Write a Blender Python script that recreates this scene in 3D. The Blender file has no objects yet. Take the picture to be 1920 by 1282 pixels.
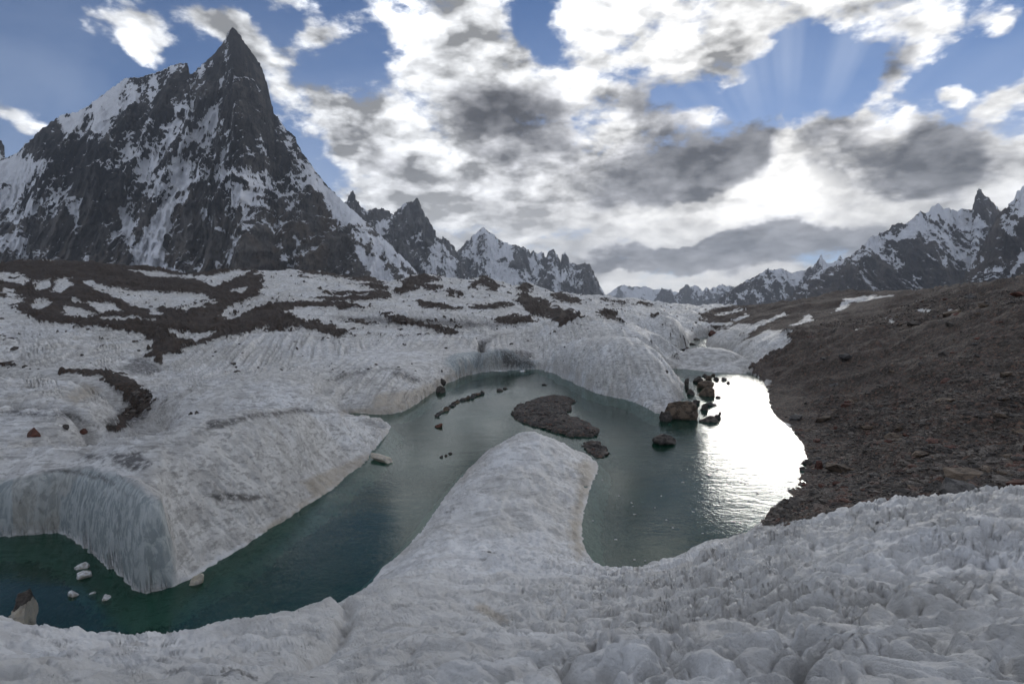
import bpy, bmesh, math, time
import numpy as np
T0 = time.time()
S = bpy.context.scene
# ------------------------------------------------------------------ camera, world, sun, exposure
EYE = 12.0                                   # metres above the meltwater
FPX = 20.0 / 36.0 * 1920.0                   # focal length in photo pixels
PITCH = math.radians(-3.4)
cam_d = bpy.data.cameras.new('camera'); cam = bpy.data.objects.new('camera', cam_d)
S.collection.objects.link(cam); S.camera = cam
cam_d.lens = 20.0; cam_d.sensor_width = 36.0; cam_d.clip_start = 0.05; cam_d.clip_end = 60000.0
cam.location = (0, 0, EYE); cam.rotation_euler = (math.radians(90) + PITCH, 0, 0)

CP, SP = math.cos(PITCH), math.sin(PITCH)
def ray(px, py):
    """viewing direction through a photo pixel, scaled so that its forward (y) component is 1"""
    px = np.asarray(px, float); py = np.asarray(py, float)
    a = (px - 960.0) / FPX; b = (641.0 - py) / FPX
    y = CP - b * SP; z = SP + b * CP
    return a / y, z / y
def azel(px, py):
    rx, rz = ray(px, py)
    return math.degrees(math.atan2(rx, 1.0)), math.degrees(math.atan(rz / math.hypot(rx, 1.0)))

SUN_AZ, SUN_EL = azel(1480, 378)
SUN_AZ = math.radians(SUN_AZ); SUN_EL = math.radians(SUN_EL)
SUN_DIR = (math.sin(SUN_AZ) * math.cos(SUN_EL), math.cos(SUN_AZ) * math.cos(SUN_EL), math.sin(SUN_EL))

class NT:
    """small helper round a node tree"""
    def __init__(s, tree): s.t = tree; s.n = tree.nodes; s.l = tree.links
    def node(s, kind, props=None, **ins):
        nd = s.n.new(kind)
        for k, v in (props or {}).items(): setattr(nd, k, v)
        for k, v in ins.items(): s.put(nd, k, v)
        return nd
    def put(s, nd, key, v):
        if isinstance(key, str) and key.startswith('i') and key[1:].isdigit(): key = int(key[1:])
        if isinstance(key, str): key = key.replace('_', ' ')
        sock = nd.inputs[key]
        if hasattr(v, 'is_output') or isinstance(v, bpy.types.NodeSocket): s.l.new(v, sock)
        else: sock.default_value = v
    def math(s, op, a, b=None, c=None, clamp=False):
        nd = s.n.new('ShaderNodeMath'); nd.operation = op; nd.use_clamp = clamp
        for i, v in enumerate((a, b, c)):
            if v is not None: s.put(nd, 'i%d' % i, v)
        return nd.outputs[0]
    def vmath(s, op, a, b=None, out=0, scale=None):
        nd = s.n.new('ShaderNodeVectorMath'); nd.operation = op
        s.put(nd, 'i0', a)
        if b is not None: s.put(nd, 'i1', b)
        if scale is not None: s.put(nd, 'Scale', scale)
        return nd.outputs[out]
    def mapr(s, v, a, b, c=0.0, d=1.0, smooth=True):
        nd = s.n.new('ShaderNodeMapRange'); nd.interpolation_type = 'SMOOTHSTEP' if smooth else 'LINEAR'
        for k, x in (('Value', v), ('From Min', a), ('From Max', b), ('To Min', c), ('To Max', d)): s.put(nd, k, x)
        return nd.outputs[0]
    def noise(s, vec, scale, detail=6, rough=0.55, dist=0.0, lac=2.0, out=0, kind='FBM', norm=True):
        nd = s.n.new('ShaderNodeTexNoise'); nd.noise_type = kind
        if kind == 'FBM': nd.normalize = norm
        if vec is not None: s.put(nd, 'Vector', vec)
        for k, x in (('Scale', scale), ('Detail', detail), ('Roughness', rough), ('Lacunarity', lac), ('Distortion', dist)): s.put(nd, k, x)
        return nd.outputs[out]
    def mix(s, f, a, b, mode='MIX'):
        nd = s.n.new('ShaderNodeMix'); nd.data_type = 'RGBA'; nd.blend_type = mode
        s.put(nd, 'i0', f); s.put(nd, 'i6', a); s.put(nd, 'i7', b)
        return nd.outputs[2]
    def comb(s, x, y, z):
        nd = s.n.new('ShaderNodeCombineXYZ')
        for i, v in enumerate((x, y, z)): s.put(nd, 'i%d' % i, v)
        return nd.outputs[0]
    def sep(s, v):
        nd = s.n.new('ShaderNodeSeparateXYZ'); s.put(nd, 'i0', v); return nd.outputs

def build_world():
    w = bpy.data.worlds.new('World'); S.world = w; w.use_nodes = True
    t = NT(w.node_tree)
    for nd in list(t.n): t.n.remove(nd)
    d = t.vmath('NORMALIZE', t.n.new('ShaderNodeTexCoord').outputs['Generated'])
    dx, dy, dz = t.sep(d)
    deg = 57.29578
    az = t.math('MULTIPLY', t.math('ARCTAN2', dx, dy), deg)
    el = t.math('MULTIPLY', t.math('ARCSINE', dz), deg)
    pos = t.comb(az, el, 0.0)
    warp = t.vmath('SUBTRACT', t.noise(d, 5.0, 5, 0.6, out=1), (0.5, 0.5, 0.5))
    pos = t.vmath('ADD', pos, t.vmath('MULTIPLY', warp, (8.0, 6.5, 0.0)))
    # cloud deck coordinates: the deck recedes towards the horizon
    h = t.math('ADD', t.math('MAXIMUM', dz, 0.0), 0.42)
    q = t.comb(t.math('DIVIDE', dx, h), t.math('DIVIDE', dy, h), t.math('MULTIPLY', dz, 1.5))
    sx, sy = SUN_DIR[0], SUN_DIR[1]
    def blobs(lst, start):
        acc = start
        for (px, py, rx, ry, rot, st) in lst:
            a, e = azel(px, py)
            k = math.degrees(1.0 / FPX) * 1.05
            m = t.node('ShaderNodeMapping', {'vector_type': 'TEXTURE'}, Vector=pos, Location=(a, e, 0),
                       Rotation=(0, 0, math.radians(rot)), Scale=(rx * k, ry * k, 1000.0))
            g = t.node('ShaderNodeTexGradient', {'gradient_type': 'SPHERICAL'}, Vector=m.outputs[0])
            acc = t.math('MULTIPLY_ADD', g.outputs[1], st, acc)
        return acc
    # ---- where the deck is open (negative) and closed (positive)
    cover = blobs(COVER, 0.74)
    def puffs(v, det):
        nd = t.node('ShaderNodeTexVoronoi', {'feature': 'F1', 'normalize': False}, Vector=v, Scale=7.5, Detail=det, Roughness=0.5)
        return t.math('SUBTRACT', 0.75, nd.outputs['Distance'])
    qw = t.vmath('ADD', q, t.vmath('SCALE', t.noise(q, 9.0, 3, 0.6, out=1), scale=0.10))
    pf = puffs(qw, 2.0)
    n1 = t.noise(q, 5.2, 10, 0.58, 0.1)
    q2 = t.vmath('ADD', q, (sx * 0.035, sy * 0.035, 0.045))
    n2 = t.noise(q2, 5.2, 5, 0.58, 0.1)
    dens = t.math('MULTIPLY_ADD', t.math('SUBTRACT', n1, 0.5), 2.4, cover)
    dens = t.math('MULTIPLY_ADD', t.math('SUBTRACT', pf, 0.25), 0.55, dens)
    wisp = t.noise(q, 16.0, 6, 0.65)
    dens = t.math('MULTIPLY_ADD', t.math('SUBTRACT', wisp, 0.5), 1.5, dens)
    alpha = t.mapr(dens, 0.25, 0.90)
    # ---- thick, dark bellies
    dark = blobs(DARK, -0.16)
    n3 = t.noise(q, 3.0, 5, 0.55, 0.3)
    dark = t.math('MULTIPLY_ADD', t.math('SUBTRACT', n3, 0.5), 1.5, dark)
    dark = t.math('MULTIPLY_ADD', t.math('SUBTRACT', n1, 0.5), 1.5, dark)
    dark = t.math('MULTIPLY_ADD', t.math('SUBTRACT', wisp, 0.5), 0.6, dark)
    dark = t.mapr(dark, -0.05, 1.0)
    pf2 = puffs(t.vmath('ADD', qw, (sx * 0.022, sy * 0.022, 0.03)), 1.0)
    rim = t.math('ADD', t.math('MULTIPLY', t.math('SUBTRACT', n1, n2), 4.0), t.math('MULTIPLY', t.math('SUBTRACT', pf, pf2), 1.6))           # thinner towards the sun: bright
    # ---- sun glow behind the deck
    cosang = t.math('MAXIMUM', t.vmath('DOT_PRODUCT', d, SUN_DIR, out=1), 0.0)
    gl = t.math('POWER', cosang, 600.0); gw = t.math('POWER', cosang, 9.0)
    lum = t.math('MULTIPLY_ADD', gw, 0.12, 0.51)
    lum = t.math('ADD', lum, t.math('MULTIPLY', rim, 0.55))
    edge = t.math('MULTIPLY', t.mapr(dens, 0.55, 1.15, 1.0, 0.0), 0.12)
    lum = t.math('MAXIMUM', t.math('ADD', lum, edge), 0.16)
    lum = t.math('MULTIPLY', lum, t.mapr(dark, 0.0, 1.0, 1.0, 0.22, smooth=False))
    lum = t.math('MULTIPLY_ADD', gl, t.mapr(dark, 0.0, 1.0, 1.0, 0.12, smooth=False), lum)
    low = t.mapr(dz, 0.0, 0.11, 1.0, 0.0)                                # bright milky band near the horizon
    lum = t.math('ADD', lum, t.math('MULTIPLY', low, t.math('MULTIPLY_ADD', gw, 0.22, 0.0)))
    warm = t.mix(t.math('MULTIPLY', gw, 0.8, clamp=True), (0.95, 0.97, 1.0, 1), (1.0, 0.975, 0.93, 1))
    tint = t.mix(dark, warm, (0.97, 0.98, 1.04, 1))
    cloud = t.vmath('SCALE', tint, scale=lum)
    sky = t.node('ShaderNodeTexSky', {'sky_type': 'NISHITA', 'sun_disc': False, 'sun_elevation': SUN_EL, 'sun_rotation': SUN_AZ,
                 'altitude': 4500.0, 'air_density': 1.0, 'dust_density': 0.4, 'ozone_density': 4.0})
    blue = t.vmath('SCALE', sky.outputs[0], scale=SKY_GAIN)
    # thin veil that pales the blue low down
    veil = t.mapr(dz, 0.05, 0.55, 0.55, 0.0)
    veil = t.math('MULTIPLY', veil, t.mapr(n3, 0.25, 0.7, 0.2, 0.75))
    blue = t.mix(veil, blue, (0.42, 0.47, 0.56, 1))
    # crepuscular rays fanning up from the hidden sun
    rx_ = t.math('SUBTRACT', az, math.degrees(SUN_AZ)); ry_ = t.math('SUBTRACT', el, math.degrees(SUN_EL))
    ang = t.math('ARCTAN2', rx_, ry_); dist = t.math('SQRT', t.math('ADD', t.math('MULTIPLY', rx_, rx_), t.math('MULTIPLY', ry_, ry_)))
    ray_n = t.noise(t.comb(t.math('MULTIPLY', ang, 4.5), 3.7, 0.0), 1.0, 2, 0.5)
    rays = t.math('MULTIPLY', t.mapr(ray_n, 0.38, 0.66), t.math('MULTIPLY', t.mapr(dist, 6.0, 12.0), t.mapr(dist, 14.0, 30.0, 1.0, 0.0)))
    rays = t.math('MULTIPLY', rays, t.mapr(t.math('ABSOLUTE', ang), 0.5, 1.1, 1.0, 0.0))
    blue = t.mix(t.math('MULTIPLY', rays, 0.16), blue, (0.62, 0.66, 0.72, 1))
    col = t.mix(alpha, blue, cloud)
    # distant milky air low in the sky softens the deck
    milk = t.math('MULTIPLY', t.mapr(dz, 0.03, 0.30, 0.85, 0.0), t.math('MULTIPLY_ADD', t.math('POWER', cosang, 3.0), 0.85, 0.15))
    milk = t.math('MULTIPLY', milk, t.mapr(dark, 0.15, 0.8, 1.0, 0.10))
    mcol = t.vmath('SCALE', warm, scale=t.math('MULTIPLY_ADD', gw, 0.20, t.mapr(n3, 0.40, 0.60, 0.50, 0.36)))
    col = t.mix(milk, col, mcol)
    # below the horizon: the far ground the sheet does not reach
    col = t.mix(t.mapr(dz, -0.02, 0.0), (0.10, 0.10, 0.105, 1), col)
    bg = t.node('ShaderNodeBackground', Color=col, Strength=WORLD_STRENGTH)
    o = t.n.new('ShaderNodeOutputWorld'); t.l.new(bg.outputs[0], o.inputs[0])
    w.cycles.sampling_method = 'MANUAL'; w.cycles.sample_map_resolution = 512

# clouds: (photo px, py of the centre, radius x, radius y, tilt, weight), turned into compass bearing and height above the horizon
COVER = [
    (1480, 360, 260, 110, 0, 0.8), (560, 230, 200, 90, -15, 0.45),
    (120, 200, 420, 330, 0, -1.5), (80, -60, 300, 120, 0, -0.6), (30, 380, 150, 160, 0, -0.6), (40, 110, 120, 130, 0, 0.5), (285, 40, 120, 75, 0, 1.75), (215, 30, 70, 45, 0, 0.9), (252, 90, 60, 45, 0, 0.9), (45, 222, 110, 32, -12, 1.6), (400, 20, 60, 30, 0, 0.9),
    (620, 50, 190, 150, 0, -1.0), (400, 60, 120, 90, 0, -0.5), (480, 90, 90, 45, -40, 1.5), (600, 85, 80, 45, 30, 1.25), (560, 10, 70, 30, 0, 1.0),
    (640, 140, 110, 60, 20, -0.7), (620, 210, 190, 75, -18, 1.0), (600, 300, 110, 90, 0, -0.8), (500, 330, 120, 200, 0, -0.35), (340, 120, 160, 50, 20, -0.4),
    (720, 150, 80, 50, 0, 0.5), (850, 90, 200, 130, -25, 0.8), (1015, 30, 60, 50, 0, -0.7), (1045, 95, 60, 45, 0, -0.9), (950, 250, 420, 150, -12, 0.6),
    (430, 50, 60, 60, 0, 0.9), (340, 230, 60, 30, 0, -0.3), (80, 70, 120, 60, 0, 0.35), (900, 340, 300, 90, 0, 0.5), (640, 280, 80, 50, 0, 0.3),
    (1200, 60, 260, 110, 0, 0.5), (1370, 150, 90, 90, 0, 0.5), (1300, 340, 400, 90, 0, 0.6), (1250, 480, 520, 90, 0, 0.7), (800, 420, 300, 120, 0, 0.6),
    (1500, 150, 150, 80, 0, -1.1), (1620, 200, 140, 60, 0, -0.8), (1790, 130, 170, 160, 0, -1.4), (1870, 130, 110, 130, 0, -0.9), (1840, 10, 160, 60, 0, -0.4), (1400, 195, 60, 30, 0, -0.5),
    (1540, 110, 110, 60, 0, -0.3), (1790, 45, 100, 60, -35, 1.5), (1690, 145, 110, 80, -20, 1.7), (1905, 40, 55, 60, 0, 1.5), (1808, 172, 26, 26, 0, 1.2), (1680, 50, 60, 80, 0, -0.3),
    (1540, 20, 190, 70, 0, 0.9), (1600, 270, 180, 100, 0, 0.8), (1870, 290, 130, 140, 25, 1.1), (1720, 290, 150, 90, 0, 0.6), (1910, 180, 60, 40, 0, 0.9),
]
DARK = [
    (1215, 205, 105, 85, -10, 1.15), (960, 205, 190, 60, -5, 0.85), (1010, 275, 240, 70, -12, 0.9), (1090, 310, 90, 50, 0, 0.4), (1335, 285, 220, 80, 10, 1.8), (1260, 340, 150, 50, 5, 0.6),
    (1600, 290, 120, 70, 10, 0.8), (1770, 290, 80, 60, 20, 1.6), (1600, 345, 200, 50, 0, 0.7), (1670, 350, 190, 55, 10, 0.7), (1640, 135, 85, 50, -10, 1.2), (1260, 470, 210, 40, 0, 1.8),
    (1420, 478, 210, 45, 0, 1.2), (1530, 438, 150, 55, -8, 1.7), (1200, 505, 220, 26, 0, 0.8), (700, 290, 110, 80, 0, 0.45), (860, 350, 230, 70, 0, 0.5),
    (1370, 140, 60, 60, 0, 0.5), (1900, 370, 110, 60, 0, 0.5), (640, 250, 60, 30, 0, 0.4),
    (1440, 374, 220, 36, 4, -1.4), (1560, 410, 120, 28, -8, -0.9), (1300, 410, 330, 40, 0, -0.7), (1400, 545, 400, 20, 0, -0.6), (900, 60, 250, 110, 0, -0.6), (1200, 60, 250, 90, 0, -0.5),
    (1250, 415, 250, 30, 0, -0.5), (1560, 225, 110, 26, 0, -0.6), (1165, 255, 60, 120, -60, -0.5), (1470, 290, 30, 90, 0, -0.9), (1330, 225, 110, 22, 0, -0.5),
]
WORLD_STRENGTH = 1.34
SKY_GAIN = 0.066
build_world()

sun_d = bpy.data.lights.new('sun', 'SUN'); sun = bpy.data.objects.new('sun', sun_d); S.collection.objects.link(sun)
sun_d.energy = 0.6; sun_d.angle = math.radians(14); sun_d.color = (1.0, 0.95, 0.87)
sun.rotation_euler = (math.radians(90) - SUN_EL, 0, math.pi - SUN_AZ); sun.location = (600, 1200, 900)
vs = S.view_settings
vs.view_transform = 'Standard'; vs.look = 'None'; vs.gamma = 1.0; vs.exposure = 0.52; vs.use_curve_mapping = False
S.cycles.max_bounces = 5; S.cycles.diffuse_bounces = 2; S.cycles.glossy_bounces = 3; S.cycles.transmission_bounces = 3
S.cycles.transparent_max_bounces = 8; S.cycles.volume_bounces = 0; S.cycles.caustics_reflective = False; S.cycles.caustics_refractive = False
S.cycles.use_denoising = True; S.cycles.use_adaptive_sampling = True; S.cycles.adaptive_threshold = 0.03

# ------------------------------------------------------------------ numpy noise and geometry helpers
rng = np.random.default_rng(7)
def _hash(ix, iy, seed):
    h = (ix.astype(np.int64) * 0x9E3779B1 + iy.astype(np.int64) * 0x85EBCA77 + seed * 0xC2B2AE3D) & 0xffffffff
    h ^= h >> 16; h = (h * 0x7feb352d) & 0xffffffff; h ^= h >> 15; h = (h * 0x846ca68b) & 0xffffffff; h ^= h >> 16
    return (h & 0xffff).astype(np.float32) * (2 * math.pi / 65536.0)
def perlin(x, y, seed=0):
    x = np.asarray(x, np.float64); y = np.asarray(y, np.float64)
    x0 = np.floor(x); y0 = np.floor(y)
    fx = (x - x0).astype(np.float32); fy = (y - y0).astype(np.float32)
    ix = x0.astype(np.int64); iy = y0.astype(np.int64)
    u = fx * fx * fx * (fx * (fx * 6 - 15) + 10); v = fy * fy * fy * (fy * (fy * 6 - 15) + 10)
    def g(dx, dy):
        a = _hash(ix + dx, iy + dy, seed)
        return np.cos(a) * (fx - dx) + np.sin(a) * (fy - dy)
    a = g(0, 0); b = g(1, 0); c = g(0, 1); d = g(1, 1)
    return (a + (b - a) * u + (c - a) * v + (a - b - c + d) * u * v) * 1.5
def fbm(x, y, octaves=5, seed=0, gain=0.5, lac=2.03):
    s = 0; a = 1.0; t = 0
    for k in range(octaves):
        s = s + a * perlin(x, y, seed + k * 17); t += a; a *= gain; x = x * lac + 3.1; y = y * lac + 1.7
    return s / t
def ridged(x, y, octaves=5, seed=0, gain=0.5, lac=2.03):
    s = 0; a = 1.0; t = 0; w = 1.0
    for k in range(octaves):
        n = 1 - np.abs(perlin(x, y, seed + k * 17)) * 1.25
        n = np.clip(n, 0, 1) ** 2; s = s + a * n * w; w = np.clip(n * 1.6, 0, 1); t += a; a *= gain; x = x * lac + 3.1; y = y * lac + 1.7
    return s / t
def billow(x, y, octaves=4, seed=0, gain=0.5, lac=2.1):
    s = 0; a = 1.0; t = 0
    for k in range(octaves):
        s = s + a * np.abs(perlin(x, y, seed + k * 17)); t += a; a *= gain; x = x * lac + 3.1; y = y * lac + 1.7
    return s / t
def sstep(a, b, x):
    t = np.clip((x - a) / (b - a), 0, 1); return t * t * (3 - 2 * t)
def inside(px, py, poly):
    r = np.zeros(np.shape(px), bool); n = len(poly)
    for i in range(n):
        x1, y1 = poly[i]; x2, y2 = poly[(i + 1) % n]
        if y1 == y2: continue
        c = (y1 > py) != (y2 > py)
        r ^= c & (px < (x2 - x1) * (py - y1) / (y2 - y1) + x1)
    return r
def segdist(px, py, poly, closed=True, want_s=False):
    """distance to a polyline (and the running length at the nearest point)"""
    best = np.full(np.shape(px), 1e18, np.float32); bs = np.zeros(np.shape(px), np.float32); run = 0.0
    n = len(poly); px = np.asarray(px, np.float32); py = np.asarray(py, np.float32)
    for i in range(n if closed else n - 1):
        x1, y1 = poly[i]; x2, y2 = poly[(i + 1) % n]
        dx, dy = x2 - x1, y2 - y1; L2 = dx * dx + dy * dy + 1e-12
        t = np.clip(((px - x1) * dx + (py - y1) * dy) / L2, 0, 1)
        d = (px - x1 - t * dx) ** 2 + (py - y1 - t * dy) ** 2
        if want_s:
            m = d < best; bs = np.where(m, run + t * math.sqrt(L2), bs)
        best = np.minimum(best, d); run += math.sqrt(L2)
    d = np.sqrt(best)
    return (d, bs) if want_s else d
def chaikin(poly, n=2, closed=True):
    p = np.array(poly, float)
    for _ in range(n):
        q = np.roll(p, -1, 0) if closed else p[1:]
        a = p if closed else p[:-1]
        r = np.empty((len(a) * 2, 2)); r[0::2] = a * .75 + q * .25; r[1::2] = a * .25 + q * .75
        if not closed: r = np.vstack([p[:1], r, p[-1:]])
        p = r
    return [tuple(v) for v in p]
def to_px(x, y, z):
    zz = z - EYE
    d = y * CP + zz * SP; up = -y * SP + zz * CP
    d = np.maximum(d, 1e-3)
    return 960 + FPX * x / d, 641 - FPX * up / d
def on_level(px, py, z=0.0):
    rx, rz = ray(px, py); Y = (z - EYE) / rz
    return rx * Y, Y
def link(o, coll=None): S.collection.objects.link(o); return o
def mesh_obj(name, verts, faces, mats, smooth=True, parent=None, mat_index=None, normals=None):
    me = bpy.data.meshes.new(name)
    verts = np.asarray(verts, np.float32); faces = np.asarray(faces, np.int32)
    nf, k = faces.shape
    me.vertices.add(len(verts)); me.vertices.foreach_set('co', verts.ravel())
    me.loops.add(nf * k); me.loops.foreach_set('vertex_index', faces.ravel())
    me.polygons.add(nf); me.polygons.foreach_set('loop_start', np.arange(nf, dtype=np.int32) * k)
    me.polygons.foreach_set('loop_total', np.full(nf, k, np.int32))
    me.polygons.foreach_set('use_smooth', np.full(nf, smooth))
    for m in (mats if isinstance(mats, (list, tuple)) else [mats]): me.materials.append(m)
    if mat_index is not None: me.polygons.foreach_set('material_index', mat_index)
    me.update(calc_edges=True)
    if normals is not None: me.normals_split_custom_set_from_vertices(normals.astype(np.float32))
    o = bpy.data.objects.new(name, me); link(o)
    if parent: o.parent = parent
    return o
def attr(o, name, arr):
    a = o.data.attributes.new(name, 'FLOAT', 'POINT'); a.data.foreach_set('value', np.asarray(arr, np.float32).ravel())
def tag(o, label=None, cat=None, group=None, kind=None):
    for k, v in (('label', label), ('category', cat), ('group', group), ('kind', kind)):
        if v: o[k] = v
    return o
def grid_faces(nr, nc):
    i = np.arange(nr * nc).reshape(nr, nc)
    return np.stack([i[:-1, :-1], i[:-1, 1:], i[1:, 1:], i[1:, :-1]], -1).reshape(-1, 4)

# ------------------------------------------------------------------ shorelines (photo points laid on the water level)
SHORE_PX = [(-900, 1010), (-300, 1010), (-100, 1010), (0, 1008), (60, 1003), (105, 1000), (140, 1014), (185, 1048), (225, 1080), (262, 1110), (300, 1107), (345, 1092), (385, 1070), (440, 1036),
    (520, 980), (600, 932), (650, 896), (688, 868), (700, 838), (736, 803), (722, 790), (690, 782), (640, 778), (660, 774), (700, 777), (745, 776), (780, 760), (805, 738), (850, 712), (890, 700), (925, 695),
    (960, 694), (1004, 692), (1022, 694), (1060, 709), (1090, 726), (1130, 741), (1180, 750), (1215, 764), (1238, 777), (1262, 772), (1278, 752), (1284, 728), (1276, 708), (1256, 697), (1252, 690),
    (1300, 694), (1350, 699), (1392, 702), (1402, 696), (1420, 705), (1438, 722), (1446, 742), (1442, 760), (1460, 780), (1480, 800), (1500, 828), (1510, 858), (1508, 882), (1492, 893), (1496, 906), (1470, 918),
    (1492, 932), (1450, 947), (1436, 972), (1400, 1000), (1330, 1018), (1290, 1030), (1262, 1046), (1215, 1070), (1180, 1078), (1150, 1076), (1112, 1056), (1092, 1030), (1086, 990), (1092, 950), (1108, 908),
    (1121, 878), (1116, 862), (1085, 846), (1030, 832), (985, 832), (930, 838), (888, 868), (826, 940), (778, 1012), (700, 1080), (640, 1165), (500, 1215), (300, 1245), (150, 1235), (0, 1205), (-150, 1190), (-900, 1180)]
SHORE = chaikin([tuple(map(float, on_level(*p))) for p in SHORE_PX], 1)
POOL_PX = [(1236, 660), (1262, 656), (1292, 651), (1290, 641), (1310, 633), (1340, 629), (1352, 634), (1322, 643), (1325, 651), (1365, 657), (1392, 672), (1390, 683), (1330, 676), (1250, 676)]
POOL = chaikin([tuple(map(float, on_level(*p))) for p in POOL_PX], 1)

# ------------------------------------------------------------------ relief of the ground: photo points at a chosen forward distance, or hidden points (px, distance, height)
VIS = [  # px, py, forward distance
    # underfoot and the near bank
    (-300, 1282, 3.4), (0, 1282, 3.6), (300, 1282, 3.6), (600, 1282, 3.5), (960, 1282, 3.4), (1300, 1282, 3.3), (1600, 1282, 3.3), (1920, 1282, 3.2), (2200, 1282, 3.2),
    (0, 1200, 8), (300, 1230, 7.5), (600, 1200, 8.5), (900, 1180, 9), (1200, 1180, 8), (1500, 1180, 6.5), (1920, 1150, 6), (2200, 1150, 6),
    (-200, 1130, 12.5), (0, 1142, 12.5), (60, 1162, 12), (180, 1187, 11), (300, 1190, 11), (400, 1165, 12), (590, 1120, 14.5),
    (700, 1060, 18), (760, 1120, 13.5), (900, 1100, 16), (1050, 1110, 15), (1150, 1100, 17), (1250, 1075, 16), (1300, 1034, 20), (1400, 1040, 15), (1440, 990, 20.5),
    (1550, 1040, 12), (1700, 1040, 10), (1560, 960, 19.5), (1700, 940, 18), (1800, 936, 17.5), (1920, 932, 17), (2100, 925, 16), (1920, 1030, 9.5), (1600, 980, 16),
    # the ridge running out into the lake
    (960, 1050, 20.5), (1040, 1050, 21), (880, 1000, 26), (1010, 1000, 26), (765, 1002, 26.5), (800, 945, 31), (850, 890, 36), (885, 850, 40), (930, 820, 42.5), (975, 806, 43), (1030, 815, 43), (1080, 845, 42.5),
    (900, 930, 31), (980, 900, 34), (1050, 880, 37), (1060, 950, 30.5),
    # the broad ice mass on the left
    (0, 902, 31.2), (60, 884, 31), (120, 880, 31), (200, 892, 27.6), (250, 908, 26.3), (290, 932, 25.3), (318, 1010, 24.8), (400, 1000, 27), (0, 850, 34), (100, 838, 34), (200, 828, 33.5), (300, 812, 34), (330, 880, 28.5), (400, 778, 36), (480, 766, 38),
    (560, 763, 42.5), (640, 772, 47), (700, 786, 52), (420, 900, 30), (520, 880, 34), (600, 850, 40), (640, 830, 44), (-300, 900, 31), (-300, 850, 35),
    # next lobe up the shore
    (320, 765, 54), (480, 748, 56), (400, 750, 56), (560, 745, 59), (620, 738, 64), (680, 760, 65), (700, 700, 76), (760, 720, 72), (820, 690, 88), (620, 690, 84), (500, 690, 84), (400, 690, 84), (300, 715, 74), (560, 650, 105), (700, 650, 108),
    (850, 660, 104), (900, 648, 117), (980, 646, 119), (870, 655, 110), (780, 665, 100),
    # left middle distance
    (0, 780, 46), (100, 790, 44), (180, 800, 45), (0, 700, 72), (100, 705, 70), (180, 715, 66), (215, 745, 55), (0, 690, 78), (0, 620, 120), (120, 620, 118), (240, 640, 112), (290, 680, 92), (150, 680, 84), (260, 730, 66), (360, 660, 100),
    (480, 625, 125), (620, 625, 130), (740, 620, 135), (860, 620, 140), (960, 615, 150),
    (0, 570, 190), (160, 570, 190), (300, 585, 180), (420, 590, 175), (560, 570, 210), (700, 575, 210), (860, 585, 205), (1000, 590, 205), (1080, 610, 160), (1100, 578, 260),
    (0, 530, 290), (200, 530, 290), (400, 535, 290), (600, 535, 290), (760, 555, 290), (900, 550, 300), (1000, 560, 320),
    (-150, 520, 380), (0, 515, 380), (60, 508, 380), (130, 502, 380), (250, 508, 380), (400, 521, 380), (450, 511, 390), (560, 517, 400), (650, 526, 400), (740, 541, 420), (800, 530, 420), (870, 537, 430),
    (905, 533, 430), (950, 540, 440), (1030, 552, 450), (1100, 557, 470), (1150, 562, 480), (1210, 569, 500), (1240, 576, 520), (1290, 583, 560), (1330, 585, 500),
    # right bank
    (1330, 650, 165), (1395, 655, 128), (1440, 640, 122), (1480, 635, 112), (1370, 618, 185), (1420, 612, 165), (1400, 592, 260), (1345, 600, 260),
    (1400, 577, 380), (1500, 562, 260), (1620, 552, 190), (1760, 546, 135), (1920, 530, 88), (2100, 515, 80), (2300, 510, 75),
    (1500, 600, 150), (1560, 580, 165), (1640, 600, 110), (1760, 590, 90), (1920, 600, 62), (1560, 660, 84), (1680, 660, 72), (1800, 660, 60), (1920, 700, 47), (2100, 650, 50),
    (1500, 700, 82), (1560, 760, 58), (1680, 760, 50), (1800, 760, 43), (1920, 800, 36), (1560, 850, 44), (1700, 850, 36), (1800, 880, 30), (1920, 890, 27), (1560, 920, 32), (1650, 915, 29.5), (2100, 850, 28),
]
HID = [  # px, distance, height
    (300, 15, 2.6), (150, 15.5, 2.4), (0, 16, 2.2), (-300, 16, 2.5), (500, 17, 2.2), (650, 20, 2.0), (300, 1.5, 10.3), (960, 1.0, 10.4), (1600, 1.0, 10.4), (2400, 3, 9.8), (-600, 3, 9.8),
    (960, 47, 2.0), (1060, 48, 1.4), (430, 46, 0.7), (1560, 23, 3.2), (1700, 22.5, 3.4), (1920, 21.5, 4.0), (2200, 21, 4.2), (1440, 24.5, 2.0),
    (480, 47, 0.6), (560, 51, 0.5), (640, 56, 0.4), (400, 44, 1.0), (300, 41, 1.6), (200, 39, 2.0), (100, 39, 2.2), (0, 40, 2.4), (-300, 42, 3.0),
    (200, 480, 25), (0, 480, 25), (500, 520, 22), (800, 560, 15), (1000, 600, 12), (1200, 700, 8), (1300, 800, 4), (1450, 420, 8), (1600, 300, 12), (1760, 240, 12), (1920, 180, 12), (2300, 180, 12),
]
pts = [(px, py, Y, None) for px, py, Y in VIS] + [(px, None, Y, z) for px, Y, z in HID]
cu, cv, cz = [], [], []
for px, py, Y, z in pts:
    if z is None: rx, rz = ray(px, py); z = EYE + rz * Y
    else: rx = (px - 960.0) / FPX
    x = rx * Y; cu.append(math.atan2(x, Y) * 2.2); cv.append(math.log(math.hypot(x, Y))); cz.append(float(z))
for az in np.radians([-75, -55, -30, -10, 5, 15, 30, 55, 75]):
    for r, z in ((1100, 6), (3000, 2), (12000, 0)):
        cu.append(az * 2.2); cv.append(math.log(r)); cz.append(z)
cu, cv, cz = map(np.array, (cu, cv, cz))
def _phi(r2): return 0.5 * r2 * np.log(r2 + 1e-12)
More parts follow.
